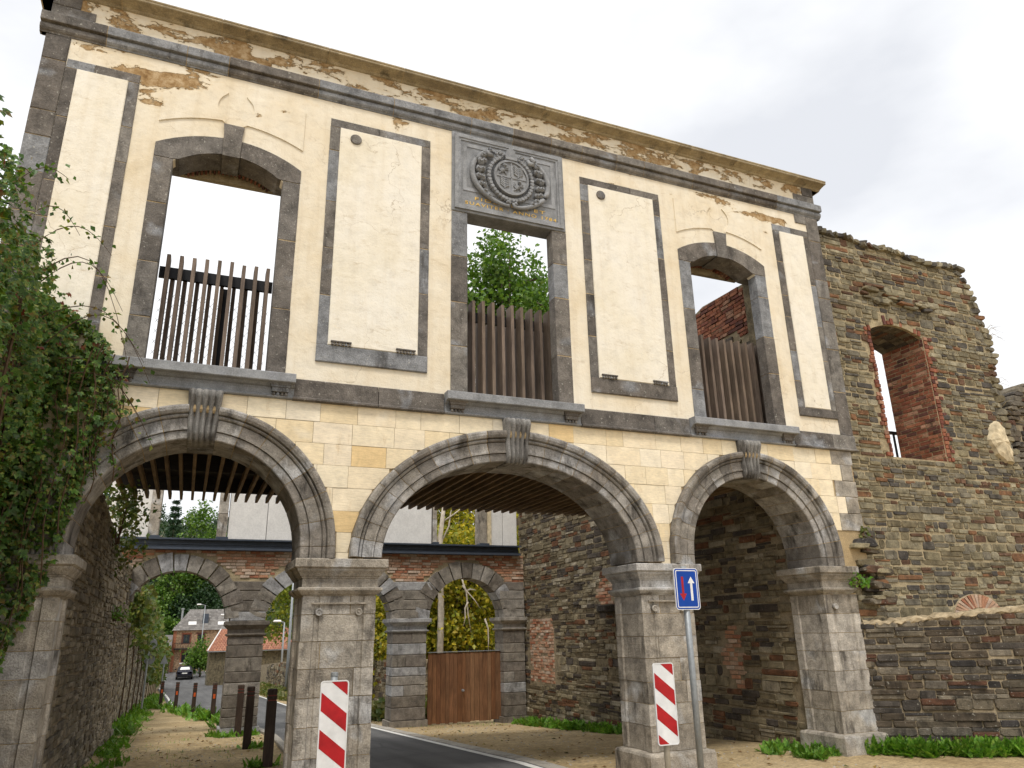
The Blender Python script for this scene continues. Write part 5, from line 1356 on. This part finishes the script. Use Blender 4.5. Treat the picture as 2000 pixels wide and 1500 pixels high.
mesh('back_wall', *box(-3.3, -1.2, 99.7, 99.9, -3.2, 1.45), M['brick'], shed)
mesh('railing', *box(-3.1, -1.3, 97.2, 97.26, -1.9, -1.8), M['frame_white'], shed)
mesh('cross_brace', *tube([(-3.0, 97.2, -2.7), (-2.2, 97.2, -1.85)], .04, 4), M['frame_white'], shed); mesh('cross_brace', *tube([(-3.0, 97.2, -1.85), (-2.2, 97.2, -2.7)], .04, 4), M['frame_white'], shed)
# walls and fence along the road
rwall = thing('roadside_wall', 'grey rubble wall along the far side of the road beyond the arches', 'wall')
a0, a1 = np.array((5.9, 14.6)), np.array((5.0, 50.0)); du = (a1 - a0); Ln = np.linalg.norm(du); du /= Ln
RF = Frame((a0[0], a0[1], 0), (-du[0], -du[1], 0), (-du[1], du[0], 0))
if RF.n[0] > 0: RF = Frame((a0[0], a0[1], 0), (-du[0], -du[1], 0), (du[1], -du[0], 0))
rp = [(-Ln, -3), (0, -1.2), (0, .76), (-6, .68), (-14, .4), (-24, .05), (-Ln, -.5)]
mesh('rubble_core', *prism(RF, [rp], -.45, -.03), M['mortar_dark'], rwall)
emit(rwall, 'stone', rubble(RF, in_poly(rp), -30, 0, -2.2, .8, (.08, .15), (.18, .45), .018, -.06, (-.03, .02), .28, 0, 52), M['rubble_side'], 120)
EF = Frame((0, 14.6, 0), (1, 0, 0), (0, -1, 0))
mesh('return_core', *prism(EF, [[(5.9, -1.3), (10, -1.3), (10, .8), (5.9, .76)]], -.5, -.03), M['mortar_dark'], rwall)
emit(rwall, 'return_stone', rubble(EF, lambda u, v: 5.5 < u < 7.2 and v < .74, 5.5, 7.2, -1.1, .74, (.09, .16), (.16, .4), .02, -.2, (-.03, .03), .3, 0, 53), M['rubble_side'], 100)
fence = thing('board_fence', 'weathered grey board fence beside the road near the house', 'fence')
for k in range(14): mesh('board', *box(4.75 + .02 * k, 4.79 + .02 * k, 68 + k * .95, 68.85 + k * .95, -3.2, -1.25 + random.uniform(-.05, .05)), M['galvanised'], fence)

# ================================================================ street furniture
def street_lamp(label, x, y, h, arm):
    g = thing('street_lamp', label, 'street lamp', 'street lamps along the road')
    z = gz(x, y)
    mesh('pole', *tube([(x, y, z), (x, y, z + 2.5), (x, y, z + h)], [.075, .065, .045], 8), M['galvanised'], g, True)
    mesh('arm', *tube([(x, y, z + h - .02), (x + arm * .5, y, z + h + .08), (x + arm, y, z + h + .1)], [.04, .035, .03], 6), M['galvanised'], g, True)
    mesh('lamp_head', *ring_mould(x + arm - .25, x + arm + .25, y - .1, y + .1, [(-.04, z + h + .03), (.02, z + h + .06), (.02, z + h + .12), (-.05, z + h + .18)]), M['sign_white'], g)
    return g
street_lamp('slim street lamp standing in front of the stone house', 2.1, 94, 7.9, -.7)
street_lamp('street lamp partly behind the rear pillar near the fence', 4.45, 84, 6.6, -.6)
street_lamp('street lamp with bent arm above the red-tiled roof', 6.6, 50, 4.4, -.5)
street_lamp('tall street lamp whose pole edges the nearest pier', 4.66, 30.5, 6.5, -.5)
sp = thing('road_sign', 'round traffic signs seen from behind on a pole by the vine-covered wall', 'sign')
sx, sy = -1.12, 24.0; sz = gz(sx, sy)
mesh('pole', *tube([(sx, sy, sz), (sx, sy, 1.55)], .035, 8), M['galvanised'], sp)
for z, r in ((1.33, .2), (.8, .19)):
    d = mesh('sign_disc', *lathe((sx + .06, sy + .05, z), [(r - .01, -.012), (r, -.008), (r, .008), (r - .02, .012)], 'y', 24), M['sign_back'], sp); mesh('bracket', *box(sx - .05, sx + .05, sy + .0, sy + .037, z - .04, z + .04), M['galvanised'], d)
mesh('triangle_sign', *prism(Frame((sx + .35, sy + 4, 0), (1, 0, 0), (0, -1, 0)), [[(0, .5), (.3, .5), (.15, .86)]], -.015, .01), M['sign_back'], sp); mesh('pole', *tube([(sx + .5, sy + 4.03, gz(sx, sy + 4)), (sx + .5, sy + 4.03, .75)], .03, 8), M['galvanised'], sp)

def bollard(label, x, y, h=.97, refl=False, tilt=0.0, wz=.0):
    g = thing('bollard', label, 'bollard', 'wooden bollards along the footpath')
    z = gz(x, y); w = .062
    mesh('post', *ring_mould(x - w, x + w, y - w, y + w, [(0, z - .3), (0, z + h - .155), (-.008, z + h - .15), (-.008, z + h - .135), (0, z + h - .13), (0, z + h - .095), (-.008, z + h - .09), (-.008, z + h - .075), (0, z + h - .07), (0, z + h - .012), (-.012, z + h)]), M['post_wood'], g)
    for dz in (.1425, .0825): mesh('groove_band', *ring_mould(x - w, x + w, y - w, y + w, [(-.006, z + h - dz - .007), (-.006, z + h - dz + .007)]), M['band_red'], g)
    if refl: mesh('reflector', *box(x - .03, x + .03, y - w - .006, y - w + .01, z + h - .42, z + h - .3), M['reflector'], g)
    return g
bollard('short dark bollard half hidden behind the nearest pier', 1.24, 1.25, .72)
bollard('tall dark bollard nearest the striped board', 1.22, 3.65)
bollard('black bollard in the middle of the near row', 1.16, 6.42)
bollard('dark bollard standing against the rear pillar', 1.21, 9.45)
bollard('reflector bollard nearest the rear pillar in the far row', 1.0, 16.77, 1.0, True)
bollard('second reflector bollard from the rear pillar', .54, 20.35, 1.0, True)
bollard('third reflector bollard from the rear pillar', 0.0, 22.71, 1.0, True)
bollard('reflector bollard farthest from the rear pillar at the path edge', -.54, 25.9, 1.0, True)

def round_rect(u0, u1, v0, v1, r, n=5):
    P = []
    for cx, cy, a in ((u1 - r, v0 + r, -90), (u1 - r, v1 - r, 0), (u0 + r, v1 - r, 90), (u0 + r, v0 + r, 180)):
        for k in range(n + 1): t = math.radians(a + 90 * k / n); P.append((cx + r * math.cos(t), cy + r * math.sin(t)))
    return P
def clip_half(P, f):
    out = []
    for i in range(len(P)):
        a, b = P[i], P[(i + 1) % len(P)]; fa, fb = f(a), f(b)
        if fa >= 0: out.append(a)
        if (fa >= 0) != (fb >= 0): t = fa / (fa - fb); out.append((a[0] + t * (b[0] - a[0]), a[1] + t * (b[1] - a[1])))
    return out
def stripe_board(label, x, y, ztop, w, h, pole_mat, pole_up):
    g = thing('marker_board', label, 'sign', 'red and white striped marker boards')
    fr_ = Frame((x, y, 0), (1, 0, 0), (0, -1, 0)); u0, u1, v0, v1 = -w / 2, w / 2, ztop - h, ztop
    b = mesh('board', *prism(fr_, [round_rect(u0, u1, v0, v1, .028)], -.012, 0), M['sign_white'], g)
    mesh('rim', *prism(fr_, [round_rect(u0, u1, v0, v1, .028), round_rect(u0 + .008, u1 - .008, v0 + .008, v1 - .008, .022)], 0, .004), M['sign_white'], b)
    inner_ = round_rect(u0 + .011, u1 - .011, v0 + .011, v1 - .011, .02)
    cc = lambda p: (v1 - p[1]) / h * 160 - (p[0] - u0) / w * 40
    for k in range(-1, 3):
        lo, hi = 17 + 60 * k, 47 + 60 * k
        P = clip_half(clip_half(inner_, lambda p: cc(p) - lo), lambda p: hi - cc(p))
        if len(P) > 2: mesh('red_stripe', *prism(fr_, [P], 0, .0015), M['sign_red'], b)
    z0 = gz(x, y)
    mesh('pole', *tube([(x, y + .05, z0 - .2), (x, y + .05, ztop + pole_up)], .03, 12), pole_mat, g, True)
    if pole_up > 0: mesh('pole_cap', *lathe((x, y + .05, ztop + pole_up), [(.033, -.02), (.033, .006), (.02, .012)], 'z', 12), pole_mat, g)
stripe_board('striped board in front of the pier beside the road', 1.262, -.85, 1.2, .245, .78, M['galvanised'], .055)
stripe_board('striped board beside the blue priority sign', 4.61, -.9, 1.228, .25, .775, M['pole_beige'], -.1)
bs = thing('priority_sign', 'blue priority sign with red and white arrows on a grey pole', 'sign')
BF = Frame((5.07, -.8, 0), (1, 0, 0), (0, -1, 0)); sw_, sh_ = .16, .222; zc = 1.975
bb = mesh('sign_plate', *prism(BF, [round_rect(-sw_, sw_, zc - sh_, zc + sh_, .035)], -.015, 0), M['sign_white'], bs)
mesh('blue_border', *prism(BF, [round_rect(-sw_ + .008, sw_ - .008, zc - sh_ + .008, zc + sh_ - .008, .03)], 0, .001), M['sign_blue'], bb)
mesh('white_border', *prism(BF, [round_rect(-sw_ + .022, sw_ - .022, zc - sh_ + .022, zc + sh_ - .022, .02), round_rect(-sw_ + .032, sw_ - .032, zc - sh_ + .032, zc + sh_ - .032, .013)], .001, .002), M['sign_white'], bb)
def arrow(cx, z0, z1, w, hw, hl):
    s = 1 if z1 > z0 else -1
    P = [(cx - w, z0), (cx + w, z0), (cx + w, z1 - s * hl), (cx + hw, z1 - s * hl), (cx, z1), (cx - hw, z1 - s * hl), (cx - w, z1 - s * hl)]
    return P if s > 0 else P[::-1]
mesh('red_arrow', *prism(BF, [arrow(-.055, zc + .13, zc - .125, .014, .045, .075)], .001, .0022), M['sign_red'], bb)
mesh('white_arrow', *prism(BF, [arrow(.06, zc - .125, zc + .13, .015, .045, .07)], .001, .0022), M['sign_white'], bb)
mesh('pole', *tube([(5.07, -.76, -.2), (5.07, -.76, zc + sh_ + .02)], .034, 14), M['galvanised'], bs, True)
for z in (zc - .12, zc + .12): mesh('clamp', *ring_mould(5.03, 5.11, -.795, -.72, [(0, z - .015), (0, z + .015)]), M['galvanised'], bs)

car = thing('car', 'dark blue car with black soft top driving away down the road', 'car')
cx, cy = .55, 87.0; cz_ = gz(cx, cy) + .02
def car_sec(y, w, zb, zm, zt, wt): return [(cx - w, y, cz_ + zb), (cx + w, y, cz_ + zb), (cx + w * 1.02, y, cz_ + zm), (cx + wt, y, cz_ + zt), (cx - wt, y, cz_ + zt), (cx - w * 1.02, y, cz_ + zm)]
def loft(secs):
    V = [p for s in secs for p in s]; n = len(secs[0])
    F = [(i * n + k, i * n + (k + 1) % n, (i + 1) * n + (k + 1) % n, (i + 1) * n + k) for i in range(len(secs) - 1) for k in range(n)]
    return V, F + [tuple(reversed(range(n))), tuple((len(secs) - 1) * n + k for k in range(n))]
mesh('body', *loft([car_sec(cy - 2.0, .76, .35, .6, .8, .7), car_sec(cy - 1.8, .84, .24, .62, .92, .76), car_sec(cy, .86, .22, .65, .92, .78), car_sec(cy + 1.6, .84, .24, .62, .84, .74), car_sec(cy + 2.0, .7, .35, .55, .68, .6)]), M['car_paint'], car, False)
mesh('soft_top', *loft([car_sec(cy - 1.3, .74, .9, .91, .93, .74), car_sec(cy - .8, .72, .9, 1.15, 1.3, .56), car_sec(cy + .2, .72, .9, 1.15, 1.34, .56), car_sec(cy + .9, .72, .9, .91, .93, .72)]), M['black_metal'], car)
mesh('rear_window', [(cx - .5, cy - 1.27, cz_ + .99), (cx + .5, cy - 1.27, cz_ + .99), (cx + .42, cy - .9, cz_ + 1.24), (cx - .42, cy - .9, cz_ + 1.24)], [(0, 1, 2, 3)], M['frame_white'], car)
for s in (-1, 1):
    mesh('tail_lamp', *box(cx + s * .6 - .11, cx + s * .6 + .11, cy - 2.0, cy - 1.9, cz_ + .62, cz_ + .78), M['tail_lamp'], car)
    mesh('mirror', *box(cx + s * .95 - .09, cx + s * .95 + .09, cy + .6, cy + .7, cz_ + .92, cz_ + 1.04), M['car_paint'], car)
    for y in (cy - 1.25, cy + 1.3):
        w = mesh('wheel', *lathe((cx + s * .76 - .1, y, cz_ + .3), [(.2, 0), (.3, .02), (.3, .18), (.2, .2)], 'x', 14), M['tyre'], car)
mesh('number_plate', *box(cx - .26, cx + .26, cy - 2.02, cy - 1.95, cz_ + .6, cz_ + .71), M['plate'], car)
mesh('bumper', *box(cx - .78, cx + .78, cy - 2.06, cy - 1.8, cz_ + .3, cz_ + .46), M['black_metal'], car)

# ================================================================ ivy and weeds
iw = thing('garden_wall', 'grey rubble garden wall under the ivy at the near end of the gatehouse', 'wall')
IW = Frame((-1.78, 0, 0), (0, 1, 0), (1, 0, 0))
ipo = [(-7, -.2), (-.06, -.2), (-.06, 4.35), (-7, 4.5)]
mesh('rubble_core', *prism(IW, [ipo], -.5, -.03), M['mortar_dark'], iw)
emit(iw, 'stone', rubble(IW, in_poly(ipo), -7, -.06, -.1, 4.5, (.08, .16), (.16, .45), .016, -.06, (-.03, .02), .26, 0, 61), M['rubble_pale'], 120)
ivy = thing('ivy_plant', 'dense green creeper hanging down over the left end of the gatehouse', 'ivy')
N = 7200
y = -RNG.random(N) ** 1.3 * 3.6 - .06; z = 1.1 + 3.75 * RNG.random(N) ** .75
thick = np.interp(z, [1.0, 2.0, 2.8, 3.6, 4.4, 4.95], [.06, .16, .32, .42, .42, .22]) * (1 + .25 * np.sin(z * 5 + y * 4)) * np.interp(y, [-3, -1.2, -.3], [.95, .85, 1.05])
f = RNG.random(N) ** .45
P = np.stack([-1.76 + thick * f, y, z + .12 * np.sin(y * 5)], 1)
N2 = 4200                                                   # creeper spread over the facade itself
z2 = .7 + 4.0 * RNG.random(N2) ** .62; reach = np.interp(z2, [.6, 1.5, 2.2, 2.9, 3.6, 4.2, 4.5, 4.75], [.35, .65, .85, 1.0, 1.15, 1.12, .9, .5])
x2 = -2.0 + reach * RNG.random(N2) ** .8; y2 = -.04 - .3 * RNG.random(N2) * np.clip(1.3 - (x2 + 2) / reach, .2, 1)
P = np.concatenate([P, np.stack([x2, y2, z2], 1)])
strands = []                                                # hanging strands
for k in range(34):
    x0_, y0_ = random.uniform(-1.95, -.75), random.uniform(-.5, -.06); zt = random.uniform(2.6, 4.2); L = random.uniform(.7, 2.0)
    if x0_ > -1.05: zt = random.uniform(3.6, 4.3); L = random.uniform(.4, 1.2)
    pts = [(x0_ + .03 * math.sin(i * 1.3 + k), y0_ + .03 * math.cos(i * 1.7 + k), zt - L * i / 8) for i in range(9)]
    strands.append(pts); mesh('stem', *tube(pts, [.006] * 9, 4, False), M['stem'], ivy)
    n = int(L * 22); t = RNG.random(n) * 8; i0 = np.minimum(t.astype(int), 7); A = np.array(pts)
    P = np.concatenate([P, A[i0] + (A[i0 + 1] - A[i0]) * (t - i0)[:, None] + RNG.normal(size=(n, 3)) * .03])
N = len(P)
tip = RNG.normal(size=(N, 3)) * .55 + np.array((.25, -.35, -.75)); nrm = RNG.normal(size=(N, 3)) * .5 + np.array((.45, -.85, .55))
scatter('foliage', P, .054 * (.35 + 1.1 * RNG.random(N) ** 1.3), tip, nrm, M['leaf_ivy'], ivy, 'palmate')
for k in range(9):
    xx, yy = U(-1.72, -1.5), -U(.05, 2.2); mesh('woody_stem', *tube([(xx - .05, yy, -.05), (xx, yy + U(-.1, .1), 1.2), (xx + .04, yy + U(-.15, .15), 2.6), (xx + .08, yy, 4.2)], [.03, .024, .018, .008], 5, False), M['stem'], ivy)
k = RNG.integers(0, N, 130); k = k[P[k][:, 2] > 3.7]
scatter('red_leaves', P[k] + np.array((.04, -.06, .02)), .05, tip[k], nrm[k], M['leaf_red'], ivy, 'palmate')
sprays = []                                                 # loose arching shoots against the plaster
for s, e, up in (((-1.5, -.9, 4.5), (-.85, -.5, 4.6), .35), ((-1.6, -1.2, 4.6), (-1.0, -.6, 5.1), .3), ((-1.45, -.7, 4.3), (-.62, -.35, 4.15), .3), ((-1.4, -.6, 4.1), (-.55, -.3, 4.0), .45), ((-1.5, -1.0, 4.55), (-.7, -.5, 4.0), .6), ((-1.6, -1.5, 4.7), (-1.2, -1.1, 5.0), .25), ((-1.65, -2.0, 4.7), (-1.5, -1.7, 5.15), .15), ((-1.7, -2.4, 4.7), (-1.75, -2.3, 5.3), .1), ((-1.3, -.5, 4.0), (-.6, -.25, 3.6), .2), ((-1.2, -.4, 3.9), (-.45, -.2, 3.35), .25), ((-1.65, -1.9, 4.7), (-1.3, -1.4, 5.35), .2)):
    s, e = Vector(s), Vector(e); pts = [s.lerp(e, i / 9) + Vector((0, 0, up * math.sin(math.pi * i / 9) - .2 * up * (i / 9) ** 2)) for i in range(10)]
    mesh('stem', *tube(pts, [.006 - .0004 * i for i in range(10)], 4, False), M['stem'], ivy)
    A = np.array([tuple(p) for p in pts]); n = 26; t = RNG.random(n) * 8.9; i0 = t.astype(int)
    sprays.append(A[i0] + (A[np.minimum(i0 + 1, 9)] - A[i0]) * (t - i0)[:, None] + RNG.normal(size=(n, 3)) * .03)
P = np.concatenate(sprays); N = len(P)
scatter('shoot_leaves', P, .05 * (.6 + .8 * RNG.random(N)), rnd_dirs(N, -.6), rnd_dirs(N, .2) + np.array((0, -.7, 0)), M['leaf_ivy'], ivy, 'leaf')
# vines on the passage wall and along the roadside wall
def foliage_clump(name, label, cat, pts, leaf, mat, kind='leaf', group=None, stems=4):
    g = thing(name, label, cat, group); P = np.concatenate(pts); N = len(P)
    c = P.mean(0); lo_z = np.percentile(P[:, 2], 12)
    for k in range(stems):
        e = P[RNG.integers(N)]; mesh('stem', *tube([(c[0] + random.uniform(-.1, .1), c[1] + random.uniform(-.1, .1), lo_z - .03), tuple((c + e) / 2), tuple(e)], [.015, .01, .004], 4, False), M['stem'], g)
    scatter('foliage', P, leaf * (.6 + .8 * RNG.random(N)), rnd_dirs(N, -.2), rnd_dirs(N, .6), mat, g, kind); return g
def ball(c, r, n): return np.array(c) + RNG.normal(size=(n, 3)) * np.array(r) * .5
foliage_clump('wall_shrub', 'green and reddish shrub growing on top of the passage wall under the walkway', 'shrub', [ball((-1.0, 4.6, 3.35), (.35, .6, .3), 420), ball((-.95, 5.2, 3.0), (.25, .4, .35), 260), ball((-1.0, 3.6, 3.45), (.25, .4, .18), 160)], .075, M['leaf_vine'])
foliage_clump('wall_shrub', 'small dark tuft sprouting from the middle of the passage wall', 'shrub', [ball((-1.02, 6.4, 1.95), (.2, .3, .14), 160)], .05, M['leaf_oak'])
rv_ = thing('vine_cover', 'bright vines hanging over the roadside wall beyond the arches', 'vine')
N = 4200; y = 13 + 50 * RNG.random(N) ** 1.5; top_ = np.interp(y, [11, 18, 25, 40, 70], [2.3, 2.2, 1.9, .9, -.3]); 
z = top_ + .5 - RNG.random(N) ** 1.4 * np.interp(y, [12, 18, 30, 60], [.5, 1.2, 2.0, 2.2]); x = -1.45 + (.12 + .35 * RNG.random(N)) * np.interp(z - top_, [-2, -.5, .5], [.7, 1, 1.2])
P = np.stack([x, y, z + .25 * np.sin(y * 1.7)], 1)
scatter('foliage', P, (.1 + .0035 * y) * (.6 + .8 * RNG.random(N)), rnd_dirs(N, -.7), rnd_dirs(N, .4) + np.array((.5, -.6, 0)), M['leaf_vine'], rv_, 'leaf')
for k in range(14): yy = 13 + k * 3; mesh('stem', *tube([(-1.36, yy, gz(-1.4, yy)), (-1.34, yy + .2, .4), (-1.4, yy, np.interp(yy, [11, 18, 25, 40, 70], [2.3, 2.2, 1.9, .9, -.3]))], .02, 4, False), M['stem'], rv_)
N = 1500; y = 30 + 55 * RNG.random(N); P = np.stack([-2.2 - 2.5 * RNG.random(N), y, np.interp(y, [30, 60, 85], [3.2, 3.0, 1.5]) * RNG.random(N) + np.interp(y, [30, 85], [0, -1.5])], 1)
scatter('bank_foliage', P, .38, rnd_dirs(N, -.3), rnd_dirs(N, .6), M['leaf_vine'], rv_, 'leaf')

def weeds(name, pts, h, n_per, mat, kind, spread=.12, seed=0):
    """tufts at ground points"""
    P = np.repeat(np.array(pts), n_per, 0) + RNG.normal(size=(len(pts) * n_per, 3)) * np.array((spread, spread, 0)); N = len(P)
    P[:, 2] = [gz(a, b) - .01 for a, b in P[:, :2]]
    tip = RNG.normal(size=(N, 3)) * .55 + np.array((0, 0, 1.0)); tip[:, 2] = np.abs(tip[:, 2]) * .8 + .15
    nrm = tip[:, [0, 1, 2]] * np.array((-1, -1, 0)) + np.array((0, 0, .8)) + RNG.normal(size=(N, 3)) * .2
    return tag(scatter(name, P, h * (.5 + .8 * RNG.random(N)), tip, nrm, mat, None, kind), kind='stuff')
pts = []
for k in range(150):
    u = U(-.25, 2.6); d = U(.05, .1 + .3 * abs(math.sin(u * 5.3)))
    if math.sin(u * 7.7) + .6 * math.sin(u * 17) < U(-1.3, .5): continue
    p = LOW(u, 0, d); pts.append((p[0], p[1], 0))
weeds('weeds', pts, .18, 34, M['grass'], 'frond', .07)
weeds('weeds', [(U(7.0, 8.3), U(-.05, .9) , 0) for k in range(16)] + [(7.45, .85, 0)] * 4, .13, 22, M['grass'], 'frond', .05)
weeds('weeds', [(7.62 - U(0, .25), U(4.6, 9.6), 0) for k in range(60)], .17, 22, M['grass'], 'frond', .08)
weeds('weeds', [(-1.05 + U(0, .25) * (1 if k % 3 else 2), U(2.5, 10), 0) for k in range(46)], .12, 12, M['grass'], 'frond', .08)
weeds('weeds', [(-1.4 + U(0, .55), U(10.8, 45), 0) for k in range(90)], .22, 14, M['grass'], 'frond', .14)
weeds('weeds', [(x + U(-.25, .25), y + U(-.2, .2), 0) for x, y in ((1.0, 16.77), (.54, 20.35), (0, 22.7), (-.54, 25.9), (.75, 18.5), (.25, 21.5), (1.3, 15), (1.25, 12.5)) for k in range(5)], .3, 12, M['grass'], 'frond', .16)
weeds('weeds', [(x + U(-.2, .2), y + U(-.15, .15), 0) for x, y in ((1.21, 9.5), (1.5, 9.7), (.85, 9.7), (1.22, 3.7), (1.3, 6.5), (1.0, 9.3)) for k in range(4)], .13, 12, M['grass'], 'frond', .06)
weeds('weeds', [(4.55 + U(0, .6), U(13, 52), 0) for k in range(130)] + [(U(4.9, 6.2), U(12.6, 14.2), 0) for k in range(26)], .42, 14, M['grass_dry'], 'spray', .16)
weeds('grass', [(U(4.5, 7.2), U(9.2, 9.9), 0) for k in range(14)] + [(U(-1.0, 1.0), U(2, 9.5), 0) for k in range(26)] + [(U(1.2, 1.7), U(2.5, 9), 0) for k in range(22)], .07, 14, M['grass'], 'blade', .08)
for label, c, r, n, m in (('yellow-green seedling in the joint beside the corner stones', (8.96, .28, 4.75), (.1, .05, .16), 40, 'leaf_lime'), ('second yellow-green seedling lower in the corner joint', (9.0, .28, 4.5), (.06, .05, .1), 22, 'leaf_lime'), ('green fern tuft beside the end pier capital', (8.42, -.1, 2.12), (.16, .1, .1), 70, 'grass'), ('small fern at the broken corner above the end capital', (8.72, .0, 2.78), (.12, .08, .08), 40, 'grass_dry')):
    foliage_clump('seedling', label, 'plant', [ball(c, r, n)], .06, M[m], 'leaf', 'plants rooted in the masonry', 3)
dry = thing('dry_grass', 'thin dry grass stems sticking out from the ruined wall edge', 'plant')
for k in range(16):
    z = random.choice((5.0, 5.6, 6.4, 6.5)) + U(-.15, .15); x = np.interp(z, [5, 6, 6.6], [12.98, 13.05, 13.08]); e = (x + U(.15, .4), .3, z + U(-.05, .25))
    mesh('stem', *tube([(x - .05, .4, z), (x + .1, .35, z + .15), e], [.004, .003, .0015], 3, False), M['straw'], dry)

# leaf litter and loose gravel on the ground
N = 900; x = RNG.uniform(-1.0, 7.6, N); y = RNG.uniform(-2.5, 14, N); k = (x < 1.7) | (x > 4.4); x, y = x[k], y[k]; N = len(x)
P = np.stack([x, y, np.array([gz(a, b) for a, b in zip(x, y)]) + .012], 1)
M['leaf_fallen'] = leaf_mat('leaf_fallen', [(.2, .1, .03), (.3, .18, .05), (.12, .06, .025), (.35, .25, .08), (.1, .1, .03)], .1, .8)
tag(scatter('fallen_leaves', P, .06 * (.5 + RNG.random(N)), RNG.normal(size=(N, 3)) * np.array((1, 1, .12)), np.array((0, 0, 1.0)) + RNG.normal(size=(N, 3)) * .25, M['leaf_fallen'], None, 'leaf'), kind='stuff')
mb = MB(); q = random.Random(9)
for i in range(1300):
    xx, yy = (q.uniform(4.36, 7.6), q.uniform(-2, 9.8)) if i % 2 else (q.uniform(-1.0, 1.7), q.uniform(-.5, 10)); r = q.uniform(.006, .02)
    mb.add(([(xx + r * q.uniform(-1.3, -.6), yy, gz(xx, yy)), (xx, yy - r * q.uniform(.6, 1.3), gz(xx, yy)), (xx + r * q.uniform(.6, 1.3), yy, gz(xx, yy)), (xx, yy + r, gz(xx, yy)), (xx + q.uniform(-.3, .3) * r, yy, gz(xx, yy) + r * q.uniform(.5, 1.1))], [(0, 1, 4), (1, 2, 4), (2, 3, 4), (3, 0, 4)]))
tag(mb.build('gravel', M['kerbstone']), kind='stuff')
